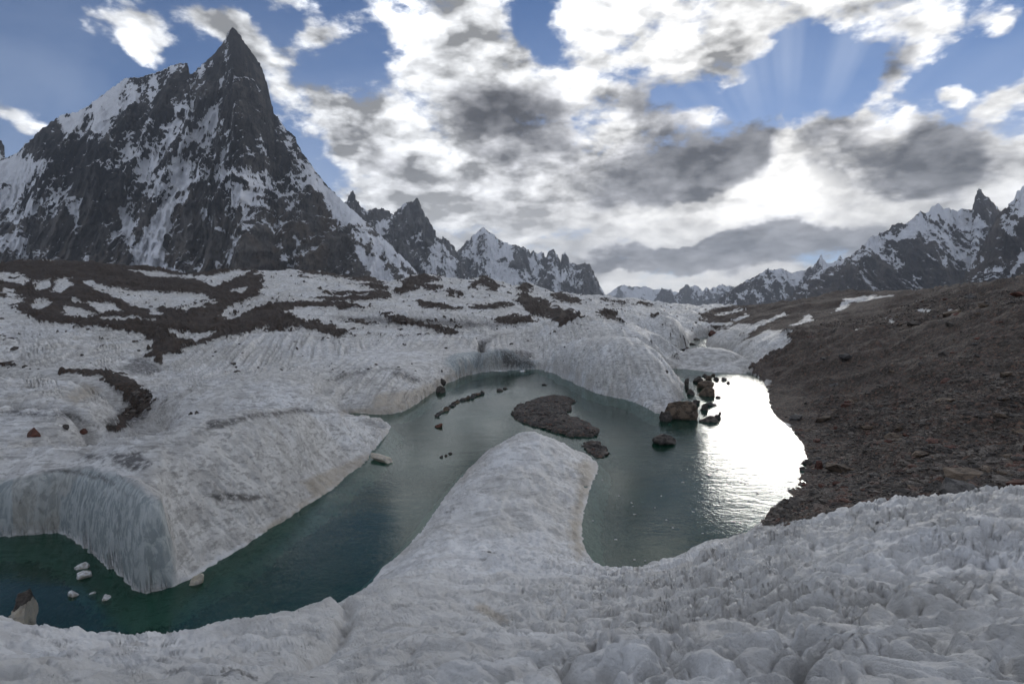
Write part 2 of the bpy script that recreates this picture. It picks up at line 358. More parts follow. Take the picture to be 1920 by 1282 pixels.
_n = len(cu)
_A = np.zeros((_n + 3, _n + 3)); _A[:_n, :_n] = _phi((cu[:, None] - cu) ** 2 + (cv[:, None] - cv) ** 2) + np.eye(_n) * 2e-4
_A[:_n, _n] = 1; _A[:_n, _n + 1] = cu; _A[:_n, _n + 2] = cv; _A[_n:, :_n] = _A[:_n, _n:].T
# heights are fitted as tangents of the sight line's drop so near and far errors weigh alike
_w = np.linalg.solve(_A, np.concatenate([(cz - EYE) / np.exp(cv) ** 0.75, np.zeros(3)]))
def base_height(x, y):
    r = np.hypot(x, y); u = (np.arctan2(x, y) * 2.2).astype(np.float32); v = np.log(r).astype(np.float32)
    out = np.empty(x.shape, np.float32).ravel(); u = u.ravel(); v = v.ravel()
    for i in range(0, len(out), 20000):
        a = u[i:i + 20000, None] - cu[None].astype(np.float32); b = v[i:i + 20000, None] - cv[None].astype(np.float32)
        r2 = a * a + b * b
        out[i:i + 20000] = _phi(r2) @ _w[:_n].astype(np.float32)
    out += _w[_n] + _w[_n + 1] * u + _w[_n + 2] * v
    return EYE + out.reshape(x.shape) * r ** 0.75

DOMES = [  # px, py of the crest, distance, half length, half width, heading of the long axis (deg from forward, clockwise), power
    (1150, 628, 93, 27, 10.5, 164, 0.62),
    (1085, 600, 140, 34, 20, 150, 0.6),
    (1240, 597, 183, 17, 9.5, 170, 0.55),
    (1296, 585, 300, 30, 14, 170, 0.5),
    (1322, 656, 119, 8.6, 6.5, 95, 0.6),
]
HILLS = [  # dark hummocks on the skyline: px, py of the top, distance, radius in px
    (60, 497, 370, 60), (150, 495, 375, 90), (270, 503, 378, 60), (20, 540, 260, 40), (100, 555, 230, 26), (690, 521, 395, 34), (800, 515, 410, 48), (905, 520, 420, 34), (985, 530, 430, 30), (975, 556, 300, 30), (1040, 562, 290, 50), (1045, 551, 400, 40),
    (745, 535, 400, 26), (840, 540, 380, 30), (560, 512, 390, 60), (440, 508, 385, 50), (1205, 565, 480, 28), (1150, 585, 250, 30), (500, 522, 330, 60), (340, 590, 170, 40), (1560, 566, 180, 34), (1780, 556, 110, 40), (1690, 556, 150, 30), (1640, 606, 95, 26),
]
GULLY = [(-40, 693, 75), (60, 700, 72), (130, 703, 69), (205, 705, 66), (245, 726, 60), (278, 750, 53), (240, 778, 48), (205, 808, 43), (150, 815, 41)]
GULLY_W = []
for px, py, Y in GULLY: GULLY_W.append((float(ray(px, py)[0]) * Y, Y))
CRACK = [(600, 712, 79), (640, 700, 80.5), (690, 691, 83), (740, 689, 84)]
TRENCH = [(float(ray(px, 800)[0]) * Y, Y) for px, Y in ((200, 38.5), (300, 39.2), (400, 40.2), (480, 42), (560, 46.6), (640, 51.2), (705, 55.5))]
CRACK2_W = [(float(ray(px, 600)[0]) * Y, Y) for px, Y in ((-60, 50), (40, 49), (120, 48), (170, 45), (200, 42.5))]
CRACK_W = [(float(ray(px, py)[0]) * Y, Y) for px, py, Y in CRACK]
NOTCH_W = [tuple(map(float, on_level(903, 694))), (float(ray(903, 650)[0]) * 124, 124)]

LIPPX = [(-900, 905), (-300, 900), (0, 898), (60, 884), (120, 878), (160, 882), (200, 891), (250, 910), (290, 932), (306, 975), (322, 1050)]
LIPFOOT = [(-900, 1010), (0, 1008), (60, 1003), (105, 1000), (140, 1014), (185, 1048), (225, 1080), (262, 1110), (322, 1104)]
def _lip():
    xs, hs = [], []
    for px, py in LIPPX:
        fy = float(np.interp(px, [a for a, _ in LIPFOOT], [b for _, b in LIPFOOT])); Y = float(on_level(px, fy)[1]) + 0.5
        xs.append(px); hs.append(EYE + float(ray(px, py)[1]) * Y)
    return np.array(xs, float), np.array(hs)
LIP = _lip()
FLUTED = [[(-40, 598), (90, 606), (200, 622), (300, 648), (265, 668), (205, 694), (100, 690), (-40, 688)], [(300, 700), (330, 676), (380, 650), (470, 626), (600, 626), (700, 650), (640, 668), (480, 690), (380, 712)], [(-40, 694), (70, 697), (120, 720), (60, 735), (-40, 726)], [(640, 575), (880, 590), (1000, 605), (900, 625), (700, 610)], [(500, 530), (600, 545), (560, 562), (480, 590), (420, 600)]]
def ground_height(x, y, detail=True, info=None):
    B = base_height(x, y)
    r = np.hypot(x, y)
    for px, py, Y, hl, hw, hd, pw in DOMES:
        rx, rz = ray(px, py); cx, cy, h = float(rx) * Y, Y, EYE + float(rz) * Y
        a = math.radians(hd); ax, ay = math.sin(a), math.cos(a)
        dx, dy = x - cx, y - cy
        l = (dx * ax + dy * ay) / hl; w = (dx * ay - dy * ax) / hw
        q = l * l + w * w
        dm = h * np.clip(1 - q, 0, 1) ** pw
        edge = np.clip((q - 0.8) / 1.0, 0, 1)
        B = np.where(q < 2.2, B * (0.35 + 0.65 * sstep(1.0, 2.2, q)) if px in (1150, 1240, 1322) else B, B)
        k = 0.25
        B = np.where(q < 1, np.maximum(B, dm), B)
    for px, py, Y, rp in HILLS:
        rx, rz = ray(px, py); cx, h = float(rx) * Y, EYE + float(rz) * Y
        s = rp / FPX * Y
        q = ((x - cx) / s) ** 2 + ((y - Y) / (s * 1.6)) ** 2
        near = q < 9
        if near.any():
            f = np.exp(-q * 1.1)
            B = B + np.where(near, np.maximum(h - B, 0) * f, 0)
    inw = inside(x, y, SHORE); d1, s1 = segdist(x, y, SHORE, want_s=True)
    rag = np.clip(r / 30.0, 0.6, 2.5)
    sd = np.where(inw, -d1, d1) + rag * (0.34 * fbm(x / (2.2 * rag), y / (2.2 * rag), 4, 15, 0.6) + 0.10 * perlin(x / 0.35, y / 0.35, 16)) * (1 - sstep(6, 9, d1)); inw = sd < 0; d1 = np.abs(sd).astype(np.float32)
    inp = inside(x, y, POOL); d2, s2 = segdist(x, y, POOL, want_s=True)
    wet = inw | inp; d = np.minimum(d1, d2); s = np.where(d1 < d2, s1, s2 + 500)
    # sheer undercut face of the left mass: its lip stands straight above its foot
    PXB = 960 + FPX * x / np.maximum(y, 0.1)
    lip = np.interp(PXB, LIP[0], LIP[1]); fm = (PXB < 322) & (y > 22.5) & (y < 46)
    fms = (1 - sstep(300, 330, PXB)) * (y > 22.5) * (y < 46) * (1 - sstep(1.0, 3.0, d1))
    B = np.where(fm, np.maximum(B, lip * (1 - 0.5 * sstep(312, 322, PXB)) * np.exp(-np.maximum(d1 - 1.0, 0) / 6.0)), B)
    # gentle long-wave relief that grows with distance
    amp = np.clip(r / 260.0, 0, 1)
    B = B + fbm(x / 26, y / 34, 4, 5) * 3.6 * amp * sstep(40, 140, r) + np.abs(fbm(x / 12, y / 16, 4, 9)) * 1.8 * amp * sstep(60, 160, r)
    g = segdist(x, y, GULLY_W, closed=False)
    B = B - 3.2 * np.exp(-(g / 2.2) ** 2)
    c = np.minimum(segdist(x, y, CRACK_W, closed=False), segdist(x, y, CRACK2_W, closed=False)); c0 = c
    B = B - 1.3 * np.exp(-(c / 0.6) ** 2)
    tr = segdist(x, y, TRENCH, closed=False)
    B = B - 1.7 * np.exp(-(tr / 1.3) ** 2)
    B = np.maximum(B, 0.25)
    gravel = sstep(12, 26, x - 0.05 * y) * sstep(24, 34, y) * (1 - sstep(105, 118, y))
    PXA = 960 + FPX * x / np.maximum(y, 0.1)
    w = 1.1 + (0.30 - 1.1) * (1 - sstep(285, 315, PXA)) * sstep(21, 22.5, y) * (1 - sstep(38, 42, y))      # the undercut face is sheer
    k = sstep(830, 860, PXA) * (1 - sstep(1000, 1030, PXA)) * sstep(85, 95, y); w = w * (1 - k) + 0.35 * k
    w = w * (1 - gravel) + 5.0 * gravel
    rdg = sstep(-11, -7.5, x) * (1 - sstep(5, 9, x)) * (1 - sstep(52, 60, y)); bank = (1 - sstep(19.5, 22.5, y)) * (1 - sstep(-9, -6, x))
    k = np.clip(rdg + bank, 0, 1); w = w * (1 - k) + 2.0 * k
    w = w * (1 + 0.3 * fbm(x / 3.0, y / 3.0, 2, 21))
    prof = 1 - np.exp(-(d / w) ** 0.9)
    Z = B * prof
    c = segdist(x, y, NOTCH_W, closed=False)
    Z = np.where(wet, -np.minimum(d * 0.9, 2.2) - 0.03, Z)
    Z = np.where((~wet) & (c < 1.6), Z * (1 - 0.85 * np.exp(-(c / 0.55) ** 2)), Z)
    if info is not None:
        info.update(d=d, s=s, wet=wet, gravel=gravel, gully=g, B=B)
    if not detail: return Z
    land = (~wet) * sstep(0.0, 0.5, d)
    ice = land * (1 - gravel)
    ds = ~wet * np.exp(-d / 7.0)
    # melt flutes running down the banks
    fl = np.abs(perlin(s / 0.9, d * 0.06 + 2, 31)) + 0.5 * np.abs(perlin(s / 0.37, d * 0.1, 32))
    flw = (1 - rdg) * (1 - fms) * (0.35 + 0.65 * sstep(-0.2, 0.3, perlin(s / 9.0, d / 9.0, 33)))
    Z = Z + ice * np.exp(-d / 9.0) * sstep(26, 36, r) * (fl - 0.35) * 0.30 * flw
    mid0 = sstep(16, 26, r) * (1 - sstep(60, 100, r))
    # melt runnels of the far slopes, running down towards the viewer
    far = sstep(50, 75, r) * (1 - sstep(150, 240, r)) * (1 - gravel)
    run = np.abs(perlin(x / 1.25 + 0.35 * fbm(x / 9, y / 9, 2, 77), y / 26.0, 41)) + 0.4 * np.abs(perlin(x / 0.5, y / 14.0, 42))
    hollow_shade = land * far * sstep(0.16, 0.03, run) if False else land * far * (1 - sstep(0.03, 0.20, run)) * 0.8  # dust and painted shade: darker colour in the low parts of the relief
    hollow_shade = np.maximum(hollow_shade, ice * np.exp(-d / 8.0) * (1 - sstep(0.05, 0.25, fl)) * sstep(26, 36, r) * flw * 0.55)
    hollow_shade = np.maximum(hollow_shade, ice * mid0 * (1 - sstep(0.02, 0.14, np.abs(fbm(x / 1.9 + y / 9, y / 0.9, 3, 91)))) * 0.5 * sstep(-0.05, 0.25, fbm(x / 7, y / 7, 2, 92)))
    if info is not None: info['hollow_shade'] = hollow_shade
    pat = sstep(-0.25, 0.25, perlin(x / 22, y / 22, 43) + 0.15)
    qx_, qy_ = to_px(x, y, Z)
    zone = np.zeros(x.shape, np.float32)
    for zp in FLUTED:
        m_ = (y > 50) & (y < 240); dd = segdist(qx_, qy_ * 1.5, [(a, b * 1.5) for a, b in zp]); ii = inside(qx_, qy_, zp)
        zone = np.maximum(zone, np.clip(0.5 + np.where(ii, dd, -dd) / 16.0, 0, 1) * m_)
    lean = x + np.where(qx_ > 320, 0.30, 0.10) * y + 0.4 * fbm(x / 6, y / 9, 2, 78)
    rib = np.abs(perlin(lean / 1.15, y / 40.0, 44)) * 1.1 + 0.35 * np.abs(perlin(lean / 0.5, y / 20.0, 45))
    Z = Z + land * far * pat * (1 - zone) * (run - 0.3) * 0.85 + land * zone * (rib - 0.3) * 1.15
    hollow_shade = np.maximum(hollow_shade, ice * 0.9 * np.exp(-(tr / 1.6) ** 2)); hollow_shade = np.maximum(hollow_shade, ice * 0.75 * np.exp(-(g / 3.2) ** 2)); hollow_shade = np.maximum(hollow_shade, ice * 1.0 * np.exp(-(c0 / 0.8) ** 2))
    if info is not None: info['hollow_shade'] = np.maximum(hollow_shade * (1 - zone), land * zone * (1 - sstep(0.06, 0.26, rib)) * 0.95)
    # sun cups underfoot
    wx = x + 0.42 * fbm(x / 0.8, y / 0.8, 3, 51); wy = y + 0.42 * fbm(x / 0.8, y / 0.8, 3, 52)
    nearf = 1 - sstep(17, 30, r)
    rot_x = wx * 0.8 + wy * 0.6; rot_y = -wx * 0.6 + wy * 0.8
    def puff(a, b, sd_): return 1 - (1 - np.clip(np.abs(perlin(a, b, sd_)) * 1.7, 0, 1)) ** 2
    cups = puff(rot_x / 1.0, rot_y / 0.70, 61) * 0.58 + puff(rot_x / 0.42 + 7, rot_y / 0.33, 62) * 0.30 + puff(rot_x / 0.19, rot_y / 0.16, 65) * 0.13
    right = 0.12 + 0.88 * sstep(-2.0, 3.5, x + 1.5 * fbm(x / 3, y / 3, 2, 69))
    cm = 0.55 + 0.45 * sstep(-0.3, 0.3, perlin(x / 2.7, y / 2.2, 68))
    Z = Z + ice * nearf * ((cups - 0.5) * (0.15 + 0.42 * right) * cm + fbm(x / 2.6, y / 2.1, 4, 63) * 0.38 * sstep(3, 8, r))
    Z = Z + ice * nearf * (fbm(wx / 0.35, wy / 0.3, 4, 64, 0.6)) * 0.075
    pits = sstep(0.42, 0.62, perlin(rot_x / 0.8, rot_y / 0.55, 66)) * nearf * ice * (1 - sstep(8, 14, r)) * right
    Z = Z - pits * 0.22
    mid = sstep(16, 26, r) * (1 - sstep(60, 100, r))
    Z = Z + ice * mid * (1 - fms) * (fbm(x / 2.2, y / 2.8, 5, 71, 0.55) * 0.42 + (billow(x / 0.8, y / 1.0, 3, 72) - 0.3) * 0.20)
    # crease between the near bank and the ridge
    cr = segdist(x, y, CREASE, closed=False)
    Z = Z - ice * 0.30 * np.exp(-(cr / 0.16) ** 2) * nearf
    # rubble
    Z = Z + land * gravel * (fbm(x / 3.2 + y / 9, y / 6.0, 5, 81, 0.6) * 0.8 + (ridged(x / 11 + y / 22, y / 16, 4, 85) - 0.4) * 1.5 + np.abs(fbm(x / 0.9, y / 0.9, 3, 82, 0.6)) * 0.30) * sstep(0.5, 6, d)
    Z = Z + land * sstep(150, 300, r) * fbm(x / 9, y / 13, 4, 83, 0.6) * 2.2
    return Z
def wp(px, py, Y): return (float(ray(px, py)[0]) * Y, Y)
CREASE = [wp(560, 1282, 4.2), wp(600, 1240, 6.5), wp(640, 1180, 10), wp(655, 1140, 12.5), wp(630, 1110, 14.5)]

NCOL, NROW = 870, 820
# columns by bearing; along each column the rows follow the relief
AZ = np.concatenate([np.radians(np.linspace(-80, -45.2, 40)), np.radians(np.linspace(-45, 45, NCOL)), np.radians(np.linspace(45.2, 80, 40))])
az_c = np.radians(np.linspace(-80, 80, 420)); NR_F = 1700
rr = np.exp(np.linspace(math.log(0.9), math.log(16000.0), NR_F))
X = np.sin(az_c)[:, None] * rr; Y_ = np.cos(az_c)[:, None] * rr
Zc = ground_height(X, Y_, detail=False)
_, PYc = to_px(X, np.maximum(Y_, rr * 0.35), Zc)
step_px = np.abs(np.diff(PYc, axis=1)); step_px = np.minimum(step_px, 14)
logr = np.log(rr); step_px = np.where(PYc[:, 1:] > 1330, step_px * 0.15, step_px)
step = step_px / 1282.0 + np.diff(logr)[None] * 0.014
step += np.where((rr[:-1] > 2.6) & (rr[:-1] < 30), np.diff(logr) * 0.13, 0)[None]
step += np.where((rr[:-1] < 700)[None], np.diff(logr)[None] * 0.03, 0)
cum = np.concatenate([np.zeros((len(az_c), 1)), np.cumsum(step, 1)], 1)
# smooth neighbouring columns so the grid stays well shaped
ker = np.exp(-0.5 * (np.arange(-4, 5) / 2.0) ** 2); ker /= ker.sum()
cum = cum / cum[:, -1:]
pad = np.pad(cum, ((4, 4), (0, 0)), mode='edge'); cum = sum(ker[k] * pad[k:k + len(az_c)] for k in range(9))
tt = np.linspace(0, 1, NROW)
LR = np.stack([np.interp(tt, cum[i], logr) for i in range(len(az_c))])
R = np.exp(np.stack([np.interp(AZ, az_c, LR[:, j]) for j in range(NROW)], 1))       # (cols, rows)
GX = np.sin(AZ)[:, None] * R; GY = np.cos(AZ)[:, None] * R
info = {}
GZ = ground_height(GX, GY, True, info)
# bare ice of the sheer left face and back wall, with shade put into its colour
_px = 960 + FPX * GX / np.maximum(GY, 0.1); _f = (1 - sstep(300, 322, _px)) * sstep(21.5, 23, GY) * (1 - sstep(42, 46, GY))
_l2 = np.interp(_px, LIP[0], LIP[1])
bare_shade = _f * (~info['wet']) * (info['d'] < 1.0) * (1 - sstep(0.90, 0.97, GZ / _l2))
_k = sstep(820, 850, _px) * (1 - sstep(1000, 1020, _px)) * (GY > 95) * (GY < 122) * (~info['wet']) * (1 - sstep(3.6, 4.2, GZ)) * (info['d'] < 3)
bare_shade = np.maximum(bare_shade, _k)
print('relief', round(time.time() - T0, 1), 's')
gpx, gpy = to_px(GX, GY, GZ)

# ---- what lies on the ice: rubble, grime and darkening, melt stains, read off the photograph point by point
def paint(px, py, x, y, polys, soft, wob=1.0):
    """soft membership of a set of photo outlines; edges wander with a noise of the place itself"""
    r = np.hypot(x, y); sc = np.maximum(r, 4) / 90.0
    sc = 2.0 ** np.round(np.log2(sc))
    n1 = fbm(x / (2.2 * sc), y / (4.0 * sc), 4, 101, 0.6) * wob; n2 = fbm(x / (2.2 * sc) + 40, y / (4.0 * sc), 4, 102, 0.6) * wob
    qx = px + n1 * 26; qy = py + n2 * 9
    out = np.zeros(px.shape, np.float32)
    for pl in polys:
        xs = [p[0] for p in pl]; ys = [p[1] for p in pl]
        m = (qx > min(xs) - 30) & (qx < max(xs) + 30) & (qy > min(ys) - 20) & (qy < max(ys) + 20)
        if not m.any(): continue
        a, b = qx[m], qy[m]
        d = segdist(a, b * 2.0, [(u, v * 2.0) for u, v in pl]); ins = inside(a, b, pl)
        v = np.clip(0.5 + np.where(ins, d, -d) / (2 * soft), 0, 1)
        out[m] = np.maximum(out[m], v)
    return out
RUBBLE = [
    [(-200, 540), (0, 563), (37, 587), (87, 608), (170, 614), (250, 622), (290, 643), (275, 672), (297, 684), (327, 668), (360, 648), (440, 634), (470, 621), (560, 618), (640, 630), (660, 624), (625, 612), (565, 600), (533, 585), (560, 577), (640, 579),
     (702, 578), (640, 566), (520, 566), (490, 555), (495, 525), (470, 500), (200, 490), (-200, 480)],
    [(600, 547), (730, 547), (732, 561), (680, 564), (600, 564)], [(560, 500), (640, 515), (700, 515), (735, 545), (700, 543), (640, 528), (560, 522)],
    [(737, 550), (751, 531), (770, 520), (800, 510), (825, 520), (790, 539), (768, 547)], [(795, 535), (830, 537), (822, 550), (800, 544)], [(835, 545), (862, 543), (865, 556), (840, 558)],
    [(877, 539), (905, 514), (925, 530), (947, 537), (925, 547), (900, 542)], [(962, 563), (982, 546), (1016, 563), (1036, 577), (1076, 584), (1093, 597), (1053, 617), (1036, 600), (992, 590), (980, 574)],
    [(965, 540), (985, 524), (1000, 543), (985, 552)], [(1029, 551), (1045, 545), (1070, 553), (1090, 566), (1080, 571), (1050, 563)], [(1113, 580), (1150, 585), (1167, 606), (1150, 602), (1120, 589)],
    [(765, 565), (800, 566), (868, 579), (860, 583), (800, 578)], [(908, 600), (960, 594), (1004, 596), (1000, 606), (950, 611)], [(700, 584), (760, 598), (868, 625), (862, 630), (750, 609)],
    [(600, 606), (640, 618), (658, 633), (620, 632), (600, 626)], [(1120, 556), (1160, 562), (1195, 571), (1150, 568)], [(1188, 567), (1206, 562), (1238, 573), (1200, 574)], [(870, 575), (960, 567), (962, 575), (900, 582)],
    [(205, 700), (240, 712), (285, 742), (283, 757), (250, 765), (225, 742), (200, 716)], [(1310, 590), (1330, 590), (1330, 598), (1312, 600)], [(0, 684), (26, 683), (30, 688), (0, 690)],
    [(120, 697), (205, 697), (246, 714), (290, 746), (286, 762), (250, 785), (216, 812), (200, 808), (228, 778), (258, 755), (225, 728), (195, 708), (120, 702)],
    [(1215, 590), (1235, 588), (1238, 594), (1220, 596)], [(640, 598), (700, 606), (720, 612), (660, 606)],
]
SNOWHOLES = [
    [(150, 531), (170, 527), (200, 540), (300, 548), (385, 552), (392, 561), (345, 575), (330, 579), (262, 579), (205, 556), (170, 541)], [(235, 506), (290, 519), (370, 524), (400, 539), (440, 523), (470, 510), (440, 508), (380, 520), (300, 511)],
    [(480, 516), (530, 509), (640, 521), (720, 533), (640, 530), (560, 516), (500, 523)], [(495, 531), (540, 527), (602, 545), (560, 561), (500, 570), (470, 582), (440, 602), (413, 597), (420, 580), (490, 553)], [(0, 557), (40, 555), (48, 570), (30, 575), (-20, 563)],
    [(64, 563), (102, 567), (76, 584), (60, 579)], [(120, 574), (187, 590), (160, 599), (118, 592)], [(168, 565), (212, 570), (231, 583), (190, 590), (170, 576)], [(130, 559), (166, 570), (150, 573), (130, 566)],
    [(110, 520), (131, 522), (136, 535), (115, 552), (98, 549), (106, 530)], [(64, 530), (100, 525), (96, 541), (70, 546)], [(-20, 508), (30, 512), (58, 525), (46, 536), (0, 527)], [(268, 574), (290, 580), (305, 594), (285, 592)],
    [(333, 580), (400, 563), (403, 568), (350, 586)], [(428, 546), (470, 539), (450, 552)], [(295, 615), (370, 627), (408, 625), (372, 641), (342, 640)], [(0, 540), (30, 545), (25, 552), (0, 550)], [(600, 553), (690, 552), (690, 556), (600, 557)],
    [(530, 516), (600, 524), (700, 541), (690, 546), (600, 531)], [(180, 592), (230, 597), (300, 601), (280, 604), (190, 600)], [(570, 533), (640, 538), (700, 547), (640, 546), (600, 543)], [(895, 533), (915, 540), (905, 545)],
]
MORAINE = [[(1396, 694), (1412, 685), (1442, 667), (1470, 655), (1482, 636), (1462, 616), (1440, 621), (1400, 638), (1383, 643), (1392, 628), (1420, 610), (1400, 606), (1370, 612), (1345, 620), (1325, 612), (1320, 596), (1300, 590), (1360, 575), (1500, 540), (1920, 480),
    (3200, 380), (3200, 935), (1920, 926), (1860, 938), (1700, 937), (1600, 951), (1540, 968), (1470, 982), (1436, 984), (1425, 975), (1440, 950), (1480, 932), (1460, 918), (1490, 905), (1500, 860), (1480, 805), (1440, 762), (1440, 720)]]
MORAINE_SNOW = [
    [(1556, 587), (1575, 575), (1583, 560), (1620, 556), (1692, 551), (1640, 561), (1602, 566), (1584, 581)], [(1474, 613), (1500, 600), (1515, 589), (1526, 601), (1505, 606)], [(1436, 602), (1470, 584), (1474, 590), (1445, 603)],
    [(1370, 600), (1400, 588), (1402, 592), (1380, 602)], [(1718, 580), (1746, 579), (1742, 585), (1722, 585)], [(1850, 592), (1888, 585), (1870, 594)], [(1340, 590), (1395, 577), (1400, 580), (1350, 592)], [(1658, 596), (1672, 596), (1674, 608), (1662, 602)],
    [(1395, 620), (1440, 598), (1450, 600), (1400, 626)], [(1780, 585), (1798, 579), (1795, 586)], [(1598, 616), (1610, 616), (1606, 622)], [(1330, 606), (1375, 604), (1372, 609), (1336, 611)], [(1520, 640), (1560, 625), (1530, 636)],
]
DARKICE = [  # grime bands on the ice; gully, cracks and back wall coloured darker
    [(385, 792), (480, 775), (560, 766), (640, 772), (560, 775), (470, 785), (420, 802), (390, 806)], [(205, 850), (262, 848), (285, 870), (255, 884), (215, 868)], [(150, 848), (200, 858), (195, 866), (160, 860)],
    [(60, 884), (130, 880), (200, 896), (250, 934), (210, 905), (140, 886)], [(610, 712), (650, 699), (720, 690), (742, 690), (700, 696), (650, 706), (618, 718)], [(380, 926), (440, 922), (510, 932), (470, 940), (400, 936)],
    [(600, 590), (860, 600), (1000, 612), (860, 614), (700, 606)], [(0, 768), (60, 772), (130, 775), (190, 800), (120, 783), (0, 777)], [(262, 668), (300, 690), (290, 705), (240, 700), (222, 690)], [(200, 720), (290, 745), (270, 790), (205, 812), (196, 790), (240, 765), (222, 742)],
    [(900, 640), (930, 628), (960, 624), (930, 632), (905, 648), (903, 690), (897, 690)], [(740, 690), (800, 715), (780, 718), (735, 702)], [(930, 655), (1000, 660), (1000, 690), (940, 690)],
]
TAN = [
    [(1075, 870), (1100, 862), (1124, 880), (1100, 925), (1092, 1000), (1098, 1040), (1080, 1050), (1066, 1000), (1080, 940), (1085, 900)], [(690, 862), (640, 895), (560, 945), (480, 1000), (500, 1000), (600, 945), (700, 880), (712, 850)],
    [(700, 740), (780, 730), (850, 700), (900, 694), (850, 716), (790, 760), (740, 780), (640, 778), (640, 765), (700, 765)], [(120, 745), (160, 720), (190, 730), (140, 760)], [(560, 905), (690, 850), (700, 862), (590, 935)],
    [(900, 1130), (960, 1160), (940, 1170), (890, 1140)],
]
WHITE = [[(905, 1040), (960, 1000), (1020, 995), (1028, 1030), (1010, 1048), (1060, 1060), (1110, 1070), (1000, 1085), (930, 1065)]]
def surface_marks(px, py, x, y, inf):
    r = np.hypot(x, y)
    mor = paint(px, py, x, y, MORAINE, 7) * (y > 18)
    rub = paint(px, py, x, y, RUBBLE, 3.0, 1.1) * (r > 40)
    hole = paint(px, py, x, y, SNOWHOLES, 2.5, 0.7)
    speck = fbm(x / 3.0, y / 7.0, 5, 121, 0.7)
    strat = fbm(x / 16.0 + y / 30, y / 6.0, 5, 122, 0.6)
    mid = sstep(95, 140, r) * (px < 1330)
    sprinkle = sstep(0.25, 0.37, speck * 0.8 + strat * 0.55) * mid
    rub = np.maximum(rub * (1 - hole), sprinkle)
    rub = rub * (1 - (mor > 0.5) * (px > 1390))
    msn = paint(px, py, x, y, MORAINE_SNOW, 2.0, 0.5)
    mor = mor * (1 - msn)
    grime_dark = paint(px, py, x, y, DARKICE, 5.0, 0.8) * (r < 180)
    tanm = paint(px, py, x, y, TAN, 7.0, 0.6) * (r < 130)
    d = inf['d']
    tanm = np.maximum(tanm, 0.55 * (~inf['wet']) * np.exp(-d / 0.8) * sstep(30, 40, r) * (fbm(x / 5, y / 5, 2, 131) > -0.1))
    clean = paint(px, py, x, y, WHITE, 8.0, 0.5) * (r < 60)
    mor = np.where(inf['wet'], np.maximum(mor, sstep(0.7, 1.6, d)), mor)
    grime_dark = np.maximum(grime_dark, 0)
    clean = np.maximum(clean, (~inf['wet']) * (1 - sstep(0.12, 0.30, d)) * (r > 24) * (px > 340) * (px < 1130) * (fbm(x / 3, y / 3, 2, 133) > -0.25))
    return np.maximum(rub, mor), grime_dark, tanm, clean
rub, grime_dark, tanm, clean = surface_marks(gpx, gpy, GX, GY, info)
_b = sstep(60, 120, np.hypot(GX, GY)) * (GX < 60)
GZ = GZ + rub * _b * (0.35 + 2.2 * np.abs(fbm(GX / 5, GY / 8, 4, 141, 0.6)))
print('marks', round(time.time() - T0, 1), 's')

# ------------------------------------------------------------------ materials of the ground
def new_mat(name):
    m = bpy.data.materials.new(name); m.use_nodes = True
    t = NT(m.node_tree)
    for nd in list(t.n): t.n.remove(nd)
    return m, t
def finish(m, t, shader):
    o = t.n.new('ShaderNodeOutputMaterial'); t.l.new(shader, o.inputs[0]); return m
def attr_node(t, name): return t.node('ShaderNodeAttribute', {'attribute_name': name}).outputs['Fac']
def bump(t, h, dist, strength=1.0, normal=None):
    b = t.node('ShaderNodeBump', Height=h, Distance=dist, Strength=strength)
    if normal is not None: t.put(b, 'Normal', normal)
    return b.outputs[0]
def rubble_colour(t, P, dark=(0.035, 0.031, 0.028, 1), light=(0.15, 0.13, 0.11, 1)):
    v = t.node('ShaderNodeTexVoronoi', {'feature': 'F1'}, Vector=P, Scale=4.5, Randomness=1.0)
    v2 = t.node('ShaderNodeTexVoronoi', {'feature': 'F1'}, Vector=P, Scale=13.0, Randomness=1.0)
    c = t.sep(v.outputs['Color']); c2 = t.sep(v2.outputs['Color'])
    n = t.noise(P, 0.35, 8, 0.65)
    f = t.math('ADD', t.math('MULTIPLY', t.math('POWER', c[0], 2.5), 0.5), t.math('MULTIPLY', t.math('POWER', c2[1], 2.5), 0.45))
    f = t.math('ADD', f, t.math('MULTIPLY', t.math('SUBTRACT', n, 0.5), 1.3), clamp=True)
    col = t.mix(f, dark, light)
    col = t.mix(t.math('MULTIPLY', t.math('POWER', c[2], 6.0), 0.6), col, (0.20, 0.11, 0.075, 1))
    h = t.math('ADD', t.math('MULTIPLY', v.outputs['Distance'], -0.10), t.math('MULTIPLY', v2.outputs['Distance'], -0.04))
    return col, h, n
